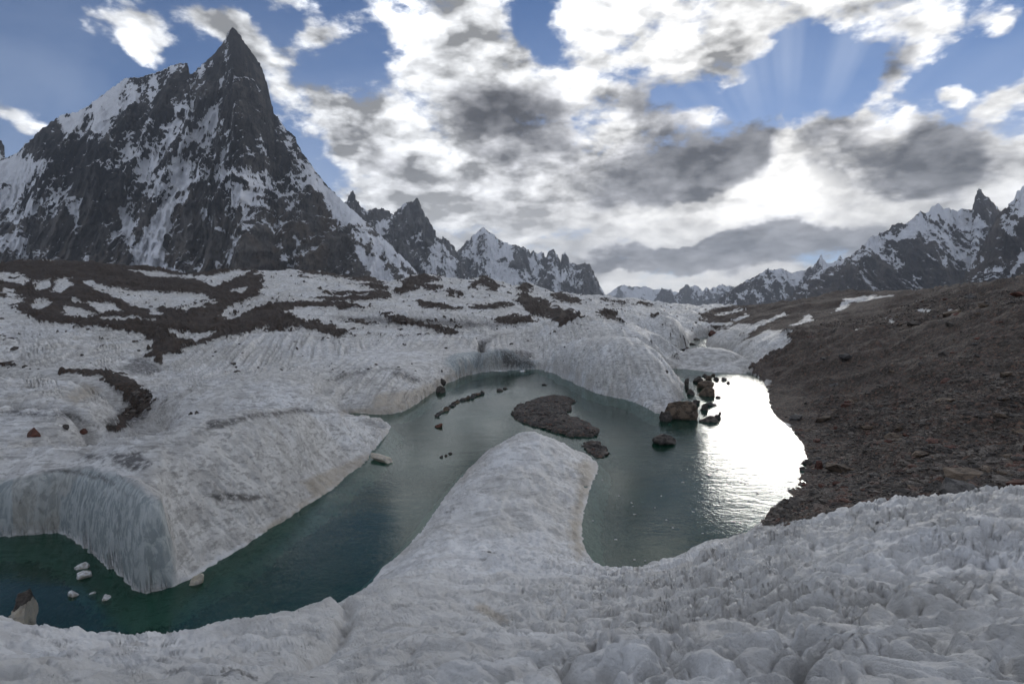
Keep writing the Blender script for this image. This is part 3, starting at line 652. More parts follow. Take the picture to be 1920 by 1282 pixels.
def make_ground_mat():
    m, t = new_mat('glacier surface')
    P = t.n.new('ShaderNodeTexCoord').outputs['Object']
    rubc, rubh, rn = rubble_colour(t, P, (0.030, 0.025, 0.021, 1), (0.18, 0.148, 0.12, 1))
    rubc = t.mix(attr_node(t, 'black'), rubc, t.mix(1.0, rubc, (0.55, 0.51, 0.48, 1), 'MULTIPLY'))
    big = t.noise(P, 0.09, 6, 0.6); med = t.noise(P, 0.9, 8, 0.62); fine = t.noise(P, 7.0, 8, 0.7)
    # ice: white crust, greyer where dust lies in patches
    ice = t.mix(t.mapr(med, 0.42, 0.58), (0.70, 0.70, 0.70, 1), (0.84, 0.85, 0.86, 1))
    ice = t.mix(t.math('MULTIPLY', t.mapr(big, 0.44, 0.56), 0.5), ice, (0.54, 0.525, 0.49, 1))
    ice = t.mix(t.math('MULTIPLY', t.mapr(fine, 0.5, 0.62), t.mapr(attr_node(t, 'old'), 0, 1, 0.10, 0.45)), ice, (0.33, 0.32, 0.31, 1))
    old = attr_node(t, 'old')                                            # crust that has lain open all summer is darker with dust
    ice = t.mix(t.math('MULTIPLY', old, t.mapr(big, 0.42, 0.58, 0.45, 0.95)), ice, t.mix(t.mapr(med, 0.42, 0.58), (0.48, 0.465, 0.44, 1), (0.70, 0.685, 0.65, 1)))
    # thin foliation lines of old dust layers
    pw = t.vmath('ADD', t.vmath('MULTIPLY', P, (0.10, 0.55, 1.6)), t.vmath('SCALE', t.noise(P, 0.12, 4, 0.5, out=1), scale=1.6))
    lines = t.noise(pw, 3.2, 6, 0.7)
    ice = t.mix(t.math('MULTIPLY', t.mapr(lines, 0.51, 0.59), t.mapr(attr_node(t, 'old'), 0, 1, 0.16, 0.62)), ice, (0.20, 0.19, 0.175, 1))
    ice = t.mix(t.math('MULTIPLY', attr_node(t, 'clean'), 0.75, clamp=True), ice, (0.72, 0.725, 0.73, 1))
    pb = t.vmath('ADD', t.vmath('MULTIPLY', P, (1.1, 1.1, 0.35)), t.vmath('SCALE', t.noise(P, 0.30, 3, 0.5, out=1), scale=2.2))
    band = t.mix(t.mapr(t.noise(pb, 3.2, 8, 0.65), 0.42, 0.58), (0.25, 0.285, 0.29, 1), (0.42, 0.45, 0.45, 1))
    ice = t.mix(attr_node(t, 'bare_shade'), ice, band)  # darker banded colour carries the shade of the sheer faces
    ta = t.math('MULTIPLY', attr_node(t, 'stain'), t.mapr(med, 0.3, 0.6, 0.45, 1.0))
    ice = t.mix(t.math('MULTIPLY', ta, 0.8), ice, (0.40, 0.34, 0.26, 1))
    hol = t.math('MULTIPLY', attr_node(t, 'hollow_shade'), t.mapr(fine, 0.40, 0.58, 0.5, 1.0))  # shade painted with the dust into flutes, gully, trench and cracks
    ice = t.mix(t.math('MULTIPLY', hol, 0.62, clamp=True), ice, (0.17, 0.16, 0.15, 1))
    gr = t.math('MULTIPLY', attr_node(t, 'grime_dark'), t.mapr(t.noise(P, 2.2, 8, 0.75), 0.36, 0.53))
    ice = t.mix(t.math('MULTIPLY', gr, 0.88), ice, (0.06, 0.056, 0.052, 1))
    # loose stones and dust thin out towards the edge of a rubble patch
    ra = attr_node(t, 'rubble')
    rf = t.math('ADD', ra, t.math('MULTIPLY', t.math('SUBTRACT', t.noise(P, 1.3, 9, 0.8), 0.5), 2.0))
    rf = t.math('ADD', rf, t.math('MULTIPLY', t.math('SUBTRACT', t.noise(P, 0.22, 6, 0.7), 0.5), 1.6))
    rf = t.mapr(rf, 0.36, 0.66)
    col = t.mix(rf, ice, rubc)
    hi = t.math('ADD', t.math('MULTIPLY', med, 0.10), t.math('MULTIPLY', fine, 0.035))
    crust = t.noise(P, 2.6, 9, 0.72, 0.3)
    hi = t.math('ADD', hi, t.math('ADD', t.math('MULTIPLY', lines, 0.05), t.math('MULTIPLY', crust, t.mapr(attr_node(t, 'old'), 0, 1, 0.15, 0.26))))
    hi = t.math('MULTIPLY', hi, t.math('SUBTRACT', 1.0, t.math('MULTIPLY', attr_node(t, 'bare_shade'), 0.75)))
    hr = t.math('ADD', rubh, t.math('MULTIPLY', rn, 0.25))
    hh = t.math('ADD', t.math('MULTIPLY', hi, t.math('SUBTRACT', 1.0, rf)), t.math('MULTIPLY', hr, rf))
    nrm = bump(t, hh, 1.0, 0.9)
    b = t.node('ShaderNodeBsdfPrincipled', Base_Color=col, Roughness=t.mix(rf, (0.55, 0.55, 0.55, 1), (0.85, 0.85, 0.85, 1)), Normal=nrm)
    b.inputs['Specular IOR Level'].default_value = 0.35
    return finish(m, t, b.outputs[0])
GROUND_MAT = make_ground_mat()

OLD = sstep(15, 34, np.hypot(GX, GY)) * (0.75 + 0.25 * sstep(70, 160, GY)) * (1 - 0.35 * sstep(-7, -4, GX) * (1 - sstep(6, 10, GX)) * (GY < 50))

# ------------------------------------------------------------------ the ground sheet, cut into its landforms
nc, nr = GX.shape
V = np.stack([GX, GY, GZ], -1).reshape(-1, 3)
F = grid_faces(nc, nr)[:, ::-1]
def sheet_normals():
    dr = np.gradient(np.stack([GX, GY, GZ], -1), axis=1); da = np.gradient(np.stack([GX, GY, GZ], -1), axis=0)
    n = np.cross(da, dr); n *= np.where(n[..., 2:] < 0, -1, 1)
    return (n / (np.linalg.norm(n, axis=-1, keepdims=True) + 1e-9)).reshape(-1, 3)
NRM = sheet_normals()
ffx, ffy = V[F, 0].mean(1), V[F, 1].mean(1)
fpx, fpy = gpx.ravel()[F].mean(1), gpy.ravel()[F].mean(1)
def foot(lst): return [(float((px - 960) / FPX) * Y, Y) for px, Y in lst]
lab = np.zeros(len(F), int)
is_mor = inside(fpx, fpy, MORAINE[0]) & (ffy > 21) & (ffx > 8)
lab[is_mor] = 1
fw = info['wet'].ravel()[F].mean(1) > 0.5
near = inside(ffx, ffy, [(-500, -20), (500, -20), (500, 20.0)] + foot([(2100, 22), (1920, 21), (1700, 21.5), (1560, 22.5), (1440, 25), (1300, 27), (1100, 26), (820, 23), (640, 20), (300, 20.5)]) + [(-500, 21)])
lab[near & ~is_mor] = 2
rid = inside(ffx, ffy, foot([(820, 23), (1100, 26), (1150, 45), (1100, 58), (850, 58), (700, 45), (640, 20)])) & (lab == 0); lab[rid] = 3
mass = inside(ffx, ffy, [(-60, 22)] + foot([(270, 21), (700, 38), (760, 60), (640, 56), (560, 50), (480, 46), (300, 41), (100, 39)]) + [(-60, 41)]) & (lab == 0); lab[mass] = 4
for k, j in ((5, 0), (6, 2), (7, 4)):
    px, py, Y, hl, hw, hd, pw = DOMES[j]; cx = float(ray(px, py)[0]) * Y; a = math.radians(hd)
    dx, dy = ffx - cx, ffy - Y; q = ((dx * math.sin(a) + dy * math.cos(a)) / hl) ** 2 + ((dx * math.cos(a) - dy * math.sin(a)) / hw) ** 2
    lab[(q < 1) & (lab != 1) & ~fw] = k
lab[fw] = 8
PIECES = {0: ('glacier', 'rolling grey white glacier with bands of dark rubble under the mountains'), 1: ('moraine_slope', 'brown slope of loose stones right of the meltwater lake'),
    2: ('foreground_ice', 'hummocky sun-cupped white ice at the very front'), 3: ('ice_ridge', 'rounded ice ridge running out into the middle of the lake'), 4: ('ice_mass', 'broad leaning ice mass with an undercut face on the left'),
    5: ('ice_dome', 'large smooth ice dome behind the boulders at the lake'), 6: ('ice_dome', 'smaller far ice dome beside the upper pool'), 7: ('ice_slab', 'low curved ice slab between upper pool and lake'), 8: ('lake_bed', 'silty bed under the green meltwater')}
for k, (nm, lb) in PIECES.items():
    f = F[lab == k]
    if not len(f): continue
    u, inv = np.unique(f, return_inverse=True)
    o = mesh_obj(nm, V[u], inv.reshape(f.shape), GROUND_MAT, normals=NRM[u])
    for an, arr in (('rubble', rub), ('grime_dark', grime_dark), ('stain', tanm), ('clean', clean), ('hollow_shade', info['hollow_shade']), ('bare_shade', bare_shade), ('old', OLD), ('black', 1 - sstep(1240, 1330, gpx))): attr(o, an, arr.ravel()[u])
    tag(o, lb, kind='structure')

# ------------------------------------------------------------------ meltwater
def make_water_mat():
    m, t = new_mat('meltwater')
    P = t.n.new('ShaderNodeTexCoord').outputs['Object']
    r1 = t.noise(t.vmath('MULTIPLY', P, (1.0, 1.0, 1.0)), 3.2, 4, 0.6, 0.4)
    r2 = t.noise(P, 0.45, 3, 0.5)
    calm = t.mapr(t.noise(P, 0.10, 3, 0.5), 0.38, 0.62, 0.25, 1.0)
    r3 = t.noise(t.vmath('MULTIPLY', P, (0.5, 1.3, 1.0)), 1.1, 4, 0.6, 0.6)
    right = t.mapr(t.sep(P)[0], 6.0, 20.0)
    h = t.math('MULTIPLY', t.math('ADD', t.math('MULTIPLY', r1, 0.016), t.math('MULTIPLY', r2, 0.02)), calm)
    h = t.math('ADD', h, t.math('MULTIPLY', r3, t.math('MULTIPLY_ADD', right, 0.030, 0.010)))
    nrm = bump(t, h, 1.0, 1.0)
    silt = t.mix(t.mapr(t.noise(P, 0.06, 4, 0.6), 0.35, 0.65), (0.004, 0.040, 0.022, 1), (0.026, 0.085, 0.066, 1))
    dif = t.node('ShaderNodeBsdfDiffuse', Color=silt)
    tr = t.node('ShaderNodeBsdfTransparent', Color=(0.45, 0.80, 0.68, 1))
    body = t.node('ShaderNodeMixShader', Fac=0.42); t.l.new(dif.outputs[0], body.inputs[1]); t.l.new(tr.outputs[0], body.inputs[2])
    gl = t.node('ShaderNodeBsdfGlossy', Color=(0.82, 0.84, 0.84, 1), Roughness=0.06, Normal=nrm)
    fr = t.node('ShaderNodeFresnel', IOR=1.33, Normal=nrm)
    mx = t.node('ShaderNodeMixShader', Fac=fr.outputs[0]); t.l.new(body.outputs[0], mx.inputs[1]); t.l.new(gl.outputs[0], mx.inputs[2])
    return finish(m, t, mx.outputs[0])
WATER = make_water_mat()
gx, gy = np.meshgrid(np.linspace(-60, 110, 80), np.linspace(9, 260, 110), indexing='ij')
o = mesh_obj('water', np.stack([gx, gy, gx * 0], -1).reshape(-1, 3), grid_faces(80, 110)[:, ::-1], WATER)
tag(o, 'dark green glacial meltwater lake mirroring the clouds', kind='structure')

# ------------------------------------------------------------------ mountains: a crest line in the distance, a ribbed face towards the valley and a back slope
def rock_mat(name, dark, light, brown, snow=(0.74, 0.75, 0.78, 1), sc=1.0):
    m, t = new_mat(name)
    P = t.vmath('SCALE', t.n.new('ShaderNodeTexCoord').outputs['Object'], scale=sc)
    wob = t.vmath('SCALE', t.vmath('SUBTRACT', t.noise(P, 0.006, 4, 0.6, out=1), (0.5, 0.5, 0.5)), scale=90.0)
    Pw = t.vmath('ADD', P, wob)
    down = t.vmath('MULTIPLY', Pw, (1.0, 1.0, 0.22))
    n1 = t.noise(down, 0.015, 10, 0.66); n2 = t.noise(P, 0.05, 8, 0.65); n3 = t.noise(P, 0.004, 5, 0.6)
    strata = t.noise(t.vmath('MULTIPLY', Pw, (0.25, 0.25, 1.3)), 0.02, 6, 0.7)
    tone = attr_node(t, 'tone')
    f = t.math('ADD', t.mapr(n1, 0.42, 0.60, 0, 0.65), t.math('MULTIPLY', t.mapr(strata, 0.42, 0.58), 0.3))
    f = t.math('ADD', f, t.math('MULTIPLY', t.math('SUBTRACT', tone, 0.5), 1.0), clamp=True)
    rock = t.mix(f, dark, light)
    rock = t.mix(t.math('MULTIPLY', t.mapr(n3, 0.50, 0.64), t.math('MULTIPLY', tone, 0.9)), rock, brown)
    lv = attr_node(t, 'snow')
    s = t.math('ADD', lv, t.math('ADD', t.math('MULTIPLY', t.math('SUBTRACT', n1, 0.5), 1.7), t.math('MULTIPLY', t.math('SUBTRACT', n2, 0.5), 1.2)))
    nz = t.sep(t.n.new('ShaderNodeNewGeometry').outputs['Normal'])[2]
    s = t.math('MULTIPLY_ADD', t.math('SUBTRACT', nz, 0.42), 0.40, s)
    s = t.math('MULTIPLY_ADD', t.math('SUBTRACT', t.noise(t.vmath('MULTIPLY', Pw, (1.0, 1.0, 0.5)), 0.010, 7, 0.6), 0.5), 2.0, s)
    s = t.mapr(s, 0.50, 0.55)
    sn = t.mix(t.mapr(n1, 0.40, 0.54), t.mix(0.35, snow, (0.3, 0.3, 0.32, 1)), snow)
    col = t.mix(s, rock, sn)
    h = t.math('ADD', t.math('MULTIPLY', n1, t.mapr(s, 0, 1, 55.0, 14.0)), t.math('MULTIPLY', n2, t.mapr(s, 0, 1, 18.0, 3.0)))
    nrm = bump(t, h, 1.0 / sc, 0.9)
    b = t.node('ShaderNodeBsdfPrincipled', Base_Color=col, Roughness=0.85, Normal=nrm); b.inputs['Specular IOR Level'].default_value = 0.2
    return finish(m, t, b.outputs[0])

def mountain(name, label, sky, Y, mat, nu=400, nt=180, nb=40, seed=1, spur=0.13, wave=260.0, run=0.95, crag=1.2, depth=0.10, levels=(), base_level=0.38, tone_f=None, skew=0.0, kind='structure', floor=0.0):
    sky = np.array(sky, float)
    L = np.concatenate([[0], np.cumsum(np.hypot(*np.diff(sky, axis=0).T))])
    s = np.linspace(0, L[-1], nu); px = np.interp(s, L, sky[:, 0]); py = np.interp(s, L, sky[:, 1])
    edge = np.clip(np.minimum(s, L[-1] - s) / 12, 0, 1)
    py = py + fbm(s / 9.0, s * 0 + seed, 4, seed, 0.65) * crag * 6.0 * edge; px = px + fbm(s / 11.0, s * 0 + seed + 9, 3, seed + 5, 0.6) * crag * 3.0 * edge
    rx, rz = ray(px, py)
    D = Y * (1 + depth * fbm(px / 160.0, px * 0 + seed, 3, seed + 2) + skew * (px - px.mean()) / 1000.0)
    cx, cy, cz = rx * D, D, EYE + rz * D
    cz = np.maximum(cz, floor + 5)
    hd = np.hypot(cx, cy); vx, vy = -cx / hd, -cy / hd                       # towards the viewer
    H = cz.max() - floor; h = cz - floor
    # heights smoothed along the crest steer the foot so that the face does not fold
    k = np.exp(-0.5 * (np.arange(-30, 31) / 14.0) ** 2); k /= k.sum()
    hs = np.convolve(np.pad(h, 30, mode='edge'), k, 'valid')
    rows = []
    tf = np.linspace(0, 1, nt) ** 1.15
    for sgn, ts in ((-1, np.linspace(1, 0, nb + 1)[:-1]), (1, tf)):
        for t in ts:
            rn = run * (0.55 * hs + 0.45 * H * 0.6) * t
            x = cx + sgn * vx * rn; y = cy + sgn * vy * rn; z = floor + h * (1 - t) ** 1.12
            a = H * spur * min(t * 5, 1.0) * (0.45 + 0.75 * t) * np.clip(h / (0.35 * H), 0.15, 1)
            wx = x + 0.35 * wave * fbm(x / wave / 1.5, z / wave / 1.5, 3, seed + 31)
            n = ridged(wx / wave, z / (wave * 4.2) + seed, 5, seed + 11, 0.52) - 0.42
            n2 = fbm(wx / (wave * 2.2), z / (wave * 3.0), 3, seed + 12)
            n3 = ridged(x / (wave * 0.22), z / (wave * 0.5), 4, seed + 13, 0.6) - 0.45
            q = a * (n * 1.3 + n2 * 0.9 + n3 * 0.5)
            x = x + sgn * vx * q; y = y + sgn * vy * q; z = z + 0.30 * q * (1 - t) + (0 if t == 0 else H * 0.010 * fbm(x / 30, z / 40, 3, seed + 14) * min(t * 12, 1)) - (0 if t < 1 else 10)
            rows.append((x, y, z, n * 1.0 + n3 * 0.3))
    x, y, z, g = (np.array([r[i] for r in rows]) for i in range(4))
    V = np.stack([x, y, z], -1).reshape(-1, 3); F = grid_faces(len(rows), nu)
    o = mesh_obj(name, V, F, mat)
    qx, qy = to_px(x, y, z)
    lev = np.full(x.shape, base_level, np.float32)
    wobx = fbm(x / 60, z / 60, 3, seed + 40, 0.6) * 14; woby = fbm(x / 60, z / 60, 3, seed + 41, 0.6) * 14
    for val, soft, poly in levels:
        d = segdist(qx + wobx, qy + woby, poly); i = inside(qx + wobx, qy + woby, poly)
        w = np.clip(0.5 + np.where(i, d, -d) / (2 * soft), 0, 1); lev = lev * (1 - w) + val * w
    lev = lev - np.clip(g, -0.4, 0.5) * 0.45                                  # snow keeps to the gullies
    attr(o, 'snow', lev.ravel())
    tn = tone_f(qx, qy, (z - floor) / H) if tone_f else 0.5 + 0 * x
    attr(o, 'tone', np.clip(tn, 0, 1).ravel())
    tag(o, label, kind=kind)
    return o

ROCK_NEAR = rock_mat('dark schist', (0.014, 0.013, 0.014, 1), (0.15, 0.135, 0.12, 1), (0.13, 0.095, 0.065, 1))
ROCK_GREY = rock_mat('grey granite', (0.06, 0.06, 0.062, 1), (0.22, 0.215, 0.21, 1), (0.15, 0.135, 0.12, 1), sc=0.8)
ROCK_BROWN = rock_mat('brown slate', (0.05, 0.044, 0.043, 1), (0.18, 0.155, 0.135, 1), (0.20, 0.165, 0.135, 1), sc=0.8)
ROCK_FAR = rock_mat('far rock', (0.07, 0.07, 0.075, 1), (0.17, 0.165, 0.17, 1), (0.15, 0.14, 0.13, 1), sc=0.45)

PEAK = [(-330, 520), (-250, 470), (-180, 420), (-110, 370), (-60, 335), (-30, 322), (8, 296), (30, 289), (41, 277), (77, 243), (114, 216), (150, 208), (183, 186), (211, 164), (235, 147), (260, 145), (292, 137), (324, 123), (340, 118), (349, 118), (354, 127), (355, 138),
    (361, 139), (381, 119), (402, 101), (418, 81), (430, 57), (437, 51), (444, 58), (458, 79), (477, 105), (491, 127), (501, 158), (507, 186), (513, 210), (537, 243), (552, 255), (562, 279), (580, 304), (600, 332), (621, 356), (645, 379), (684, 414), (717, 444), (744, 471),
    (774, 501), (790, 519), (812, 545), (850, 570)]
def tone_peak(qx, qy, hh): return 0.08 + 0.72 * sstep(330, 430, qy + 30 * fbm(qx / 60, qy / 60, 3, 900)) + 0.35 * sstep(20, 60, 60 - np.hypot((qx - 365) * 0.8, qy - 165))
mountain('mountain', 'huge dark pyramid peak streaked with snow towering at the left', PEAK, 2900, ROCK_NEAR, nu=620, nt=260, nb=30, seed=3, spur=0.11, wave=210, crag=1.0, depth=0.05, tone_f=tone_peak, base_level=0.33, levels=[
    (0.22, 14, [(390, 120), (437, 40), (480, 90), (515, 200), (470, 250), (420, 180)]),
    (0.20, 18, [(-100, 420), (200, 400), (450, 400), (620, 430), (760, 560), (-100, 600)]),
    (0.56, 12, [(130, 252), (230, 234), (330, 222), (345, 186), (400, 200), (430, 240), (470, 330), (500, 352), (440, 384), (380, 330), (330, 380), (262, 372), (250, 330), (180, 275)]),
    (0.80, 10, [(108, 226), (150, 206), (211, 160), (240, 148), (290, 150), (262, 200), (205, 236), (150, 246), (118, 256)]),
    (0.15, 10, [(28, 292), (80, 242), (112, 226), (118, 272), (90, 296), (55, 305)]), (0.2, 12, [(140, 272), (245, 292), (258, 335), (205, 352), (110, 335)]),
    (0.16, 10, [(478, 115), (500, 180), (540, 280), (560, 330), (520, 320), (486, 240)]),
    (0.30, 8, [(350, 150), (395, 155), (405, 190), (380, 200), (345, 180)]), (0.18, 8, [(255, 180), (330, 140), (350, 150), (320, 190), (250, 215)]),
    (0.95, 9, [(-140, 420), (-60, 335), (8, 298), (60, 296), (95, 300), (60, 345), (20, 392), (-60, 440)]), (0.85, 7, [(12, 412), (58, 372), (80, 370), (62, 402), (34, 414)]),
    (0.85, 6, [(300, 335), (325, 290), (345, 255), (362, 238), (382, 248), (352, 300), (345, 352), (300, 368), (265, 362)]),
    (0.78, 7, [(515, 245), (545, 270), (600, 338), (700, 438), (765, 500), (720, 486), (640, 420), (566, 318)]),
    (1.15, 5, [(262, 440), (296, 400), (318, 372), (328, 376), (318, 410), (310, 440), (308, 480), (322, 502), (350, 512), (330, 520), (240, 510), (250, 472)]),
    (1.1, 4, [(662, 455), (690, 473), (745, 530), (700, 526)]), (0.95, 5, [(378, 388), (400, 402), (434, 446), (404, 434), (384, 412)]), (0.92, 5, [(120, 365), (152, 372), (149, 440), (143, 472), (130, 402)]),
    (0.95, 5, [(220, 388), (242, 400), (256, 450), (250, 482), (232, 432)]), (0.9, 5, [(395, 322), (450, 348), (475, 385), (436, 372)]), (0.75, 6, [(-10, 435), (50, 450), (45, 475), (0, 470)]),
    (0.9, 4, [(520, 455), (555, 500), (540, 498)]), (0.9, 4, [(545, 440), (560, 450), (552, 480)]), (0.95, 4, [(395, 480), (412, 500), (420, 515), (405, 505)])])
mountain('mountain', 'jagged dark spur cut by the left edge of the picture', [(-260, 480), (-160, 380), (-90, 300), (-40, 270), (-8, 262), (3, 264), (8, 272), (9, 300), (20, 340), (40, 400), (60, 470)], 3300, ROCK_NEAR, nu=140, nt=60, nb=12, seed=8, levels=[], tone_f=lambda a, b, c: 0.25 + 0 * a)
mountain('mountain', 'grey granite towers rising behind the right shoulder of the pyramid peak', [(560, 520), (600, 470), (630, 410), (647, 380), (655, 366), (662, 356), (667, 374), (680, 390), (689, 397), (701, 390), (714, 392), (727, 394), (737, 403), (748, 390), (761, 380), (774, 378), (783, 371),
    (789, 385), (801, 410), (815, 431), (821, 447), (826, 449), (831, 443), (841, 451), (852, 464), (858, 475), (868, 500), (890, 540), (905, 570)], 4300, ROCK_GREY, nu=420, nt=160, nb=20, seed=14, spur=0.13, wave=190, depth=0.05, crag=1.3, base_level=0.36, tone_f=lambda a, b, c: 0.36 + 0 * a,
    levels=[(0.2, 10, [(740, 400), (785, 372), (812, 440), (790, 520), (740, 500), (720, 450)]), (0.75, 4, [(775, 440), (800, 428), (795, 445), (780, 452)]), (0.78, 5, [(815, 440), (830, 470), (808, 520), (800, 515)]), (0.7, 6, [(820, 470), (850, 490), (868, 540), (840, 530)]), (0.72, 5, [(690, 410), (735, 408), (715, 440)])])
mountain('mountain', 'pale snowy peak with a row of rock towers in the middle distance', [(820, 570), (845, 500), (858, 471), (865, 462), (882, 447), (892, 437), (902, 429), (907, 424), (912, 433), (922, 437), (935, 449), (952, 457), (979, 462), (991, 469), (994, 476), (1001, 468), (1007, 476), (1016, 471), (1023, 482),
    (1029, 471), (1036, 468), (1043, 474), (1051, 491), (1054, 477), (1060, 473), (1066, 484), (1070, 494), (1076, 492), (1081, 498), (1096, 494), (1105, 493), (1110, 504), (1120, 524), (1133, 551), (1142, 570)], 5600, ROCK_GREY, nu=420, nt=150, nb=20, seed=22, spur=0.14, wave=240, depth=0.04, crag=1.2,
    base_level=0.42, tone_f=lambda a, b, c: 0.5 + 0 * a, levels=[(0.66, 8, [(860, 470), (905, 425), (940, 450), (930, 500), (880, 490)]), (1.0, 6, [(915, 445), (930, 455), (930, 490), (975, 515), (970, 545), (930, 540), (918, 500)]), (0.3, 6, [(940, 455), (1000, 470), (1000, 520), (950, 490)]),
    (0.95, 4, [(1030, 490), (1040, 500), (1060, 560), (1045, 550)]), (0.2, 6, [(1072, 495), (1108, 492), (1140, 570), (1080, 560)]), (0.25, 6, [(865, 480), (885, 490), (905, 560), (862, 560)])])
mountain('mountain', 'far pale blue summit fading into haze over the valley end', [(1090, 590), (1138, 553), (1150, 543), (1168, 533), (1185, 539), (1198, 536), (1211, 537), (1228, 543), (1245, 541), (1270, 548), (1300, 560), (1340, 590)], 14000, ROCK_FAR, nu=140, nt=50, nb=8, seed=31, wave=600, base_level=0.62, depth=0.02, crag=0.9)
mountain('mountain', 'blue grey cluster of jagged towers low on the valley horizon', [(1215, 590), (1228, 560), (1237, 546), (1241, 541), (1249, 545), (1258, 542), (1264, 556), (1271, 551), (1277, 539), (1288, 535), (1296, 537), (1305, 534), (1318, 546), (1324, 538), (1333, 543), (1345, 536), (1352, 533), (1365, 535), (1378, 538), (1400, 545), (1440, 590)], 9500, ROCK_FAR, nu=240, nt=70, nb=8, seed=37, wave=350, base_level=0.36, depth=0.02, crag=1.0)
mountain('mountain', 'snow dusted ridge with a needle summit between horizon towers and right slope', [(1310, 592), (1330, 577), (1356, 552), (1378, 539), (1399, 526), (1424, 514), (1437, 505), (1450, 506), (1463, 503), (1484, 511), (1506, 507), (1520, 501), (1531, 492), (1540, 478), (1548, 492), (1561, 494), (1570, 488), (1574, 479), (1582, 487), (1620, 510), (1700, 590)], 6000, ROCK_BROWN,
    nu=260, nt=110, nb=12, seed=43, wave=260, depth=0.03, crag=1.1, base_level=0.34, tone_f=lambda a, b, c: 0.15 + 0 * a, levels=[(0.66, 8, [(1390, 530), (1440, 500), (1500, 500), (1545, 475), (1560, 500), (1500, 530), (1470, 540), (1420, 530)])])
mountain('mountain', 'broad snowy crest with a sharp dark needle above brown slopes at the right', [(1440, 592), (1467, 568), (1484, 552), (1510, 526), (1548, 501), (1587, 484), (1612, 467), (1634, 443), (1659, 435), (1681, 418), (1698, 420), (1711, 409), (1726, 396), (1736, 400), (1745, 392), (1758, 380), (1770, 390), (1792, 394), (1809, 391), (1822, 394), (1828, 373), (1835, 351), (1847, 366), (1864, 381), (1874, 394),
    (1900, 420), (1960, 480), (2020, 590)], 3900, ROCK_BROWN, nu=460, nt=180, nb=20, seed=51, wave=230, depth=0.05, spur=0.14, crag=1.2, base_level=0.25, tone_f=lambda a, b, c: 0.40 - 0.35 * sstep(60, 20, np.abs(a - 1720 - (b - 500) * 0.5)) + 0 * a, levels=[
    (0.60, 8, [(1500, 520), (1640, 440), (1700, 412), (1720, 430), (1600, 495), (1540, 515)]), (0.66, 8, [(1640, 445), (1758, 378), (1825, 392), (1865, 440), (1840, 470), (1800, 450), (1760, 470), (1720, 440), (1660, 460)]), (0.48, 6, [(1750, 430), (1870, 430), (1830, 520), (1770, 480)]), (0.33, 5, [(1824, 392), (1836, 350), (1872, 392), (1860, 420)])])
mountain('mountain', 'steep grey brown mountain shoulder leaving the picture at the right edge', [(1700, 620), (1790, 545), (1830, 480), (1860, 425), (1870, 405), (1881, 394), (1899, 377), (1907, 360), (1916, 351), (1930, 340), (1960, 352), (2000, 330), (2050, 300), (2110, 330), (2200, 380), (2330, 470), (2420, 560)], 2600, ROCK_BROWN, nu=360, nt=160, nb=16, seed=63, wave=210, depth=0.04, spur=0.12, crag=1.2,
    base_level=0.24, tone_f=lambda a, b, c: 0.42 + 0 * a, levels=[(0.62, 7, [(1868, 405), (1916, 348), (1960, 345), (2050, 300), (2120, 330), (2060, 400), (1930, 400), (1900, 440), (1880, 430)]), (1.0, 3, [(1918, 462), (1926, 470), (1890, 545), (1880, 552), (1900, 510)])])

# ------------------------------------------------------------------ stones
def ico(sub=2):
    bm = bmesh.new(); bmesh.ops.create_icosphere(bm, subdivisions=sub, radius=1.0)
    v = np.array([p.co[:] for p in bm.verts]); f = np.array([[q.index for q in p.verts] for p in bm.faces]); bm.free(); return v, f
ICO = {k: ico(k) for k in (1, 2, 3, 4)}
def rock_shape(seed, sub=3, cuts=9, flat=0.6, rough=0.06):
    g = np.random.default_rng(seed); v, f = ICO[sub]; v = v.copy()
    for _ in range(cuts):                                   # split faces: the ball is cut by random planes
        n = g.normal(size=3); n /= np.linalg.norm(n); k = g.uniform(0.38, 0.8)
        d = v @ n; m = d > k; v[m] -= (d[m] - k)[:, None] * n
    v += v * (fbm(v[:, 0] * 1.7 + seed, v[:, 1] * 1.7 + v[:, 2] * 2.3, 4, seed) * rough * 4)[:, None]
    v[:, 2] *= flat
    v[:, 2] -= v[:, 2].min() + 0.42 * (v[:, 2].max() - v[:, 2].min())
    v /= np.abs(v[:, :2]).max()
    return v, f
def make_stone_mat(name, a, b, c):
    m, t = new_mat(name)
    P = t.n.new('ShaderNodeTexCoord').outputs['Object']
    oi = t.n.new('ShaderNodeObjectInfo').outputs['Random']
    n = t.noise(P, 1.6, 9, 0.7); n2 = t.noise(t.vmath('MULTIPLY', P, (1, 1, 4.5)), 2.0, 7, 0.7)
    col = t.mix(t.mapr(n, 0.42, 0.58), a, b); col = t.mix(t.math('MULTIPLY', t.mapr(n2, 0.47, 0.6), 0.6), col, c)
    col = t.mix(t.math('MULTIPLY', oi, 0.45), col, a)
    h = t.math('ADD', t.math('MULTIPLY', n, 0.12), t.math('MULTIPLY', n2, 0.10))
    bs = t.node('ShaderNodeBsdfPrincipled', Base_Color=col, Roughness=0.75, Normal=bump(t, h, 0.8, 0.9)); bs.inputs['Specular IOR Level'].default_value = 0.3
    return finish(m, t, bs.outputs[0])
M_BROWN = make_stone_mat('brown boulder', (0.05, 0.037, 0.028, 1), (0.19, 0.14, 0.098, 1), (0.27, 0.21, 0.15, 1))
M_GREY = make_stone_mat('grey stone', (0.035, 0.033, 0.032, 1), (0.12, 0.112, 0.105, 1), (0.19, 0.18, 0.165, 1))
M_RED = make_stone_mat('rust red stone', (0.05, 0.022, 0.016, 1), (0.15, 0.06, 0.042, 1), (0.19, 0.11, 0.08, 1))
M_DARK = make_stone_mat('dark wet stone', (0.035, 0.030, 0.027, 1), (0.12, 0.105, 0.092, 1), (0.19, 0.165, 0.14, 1))
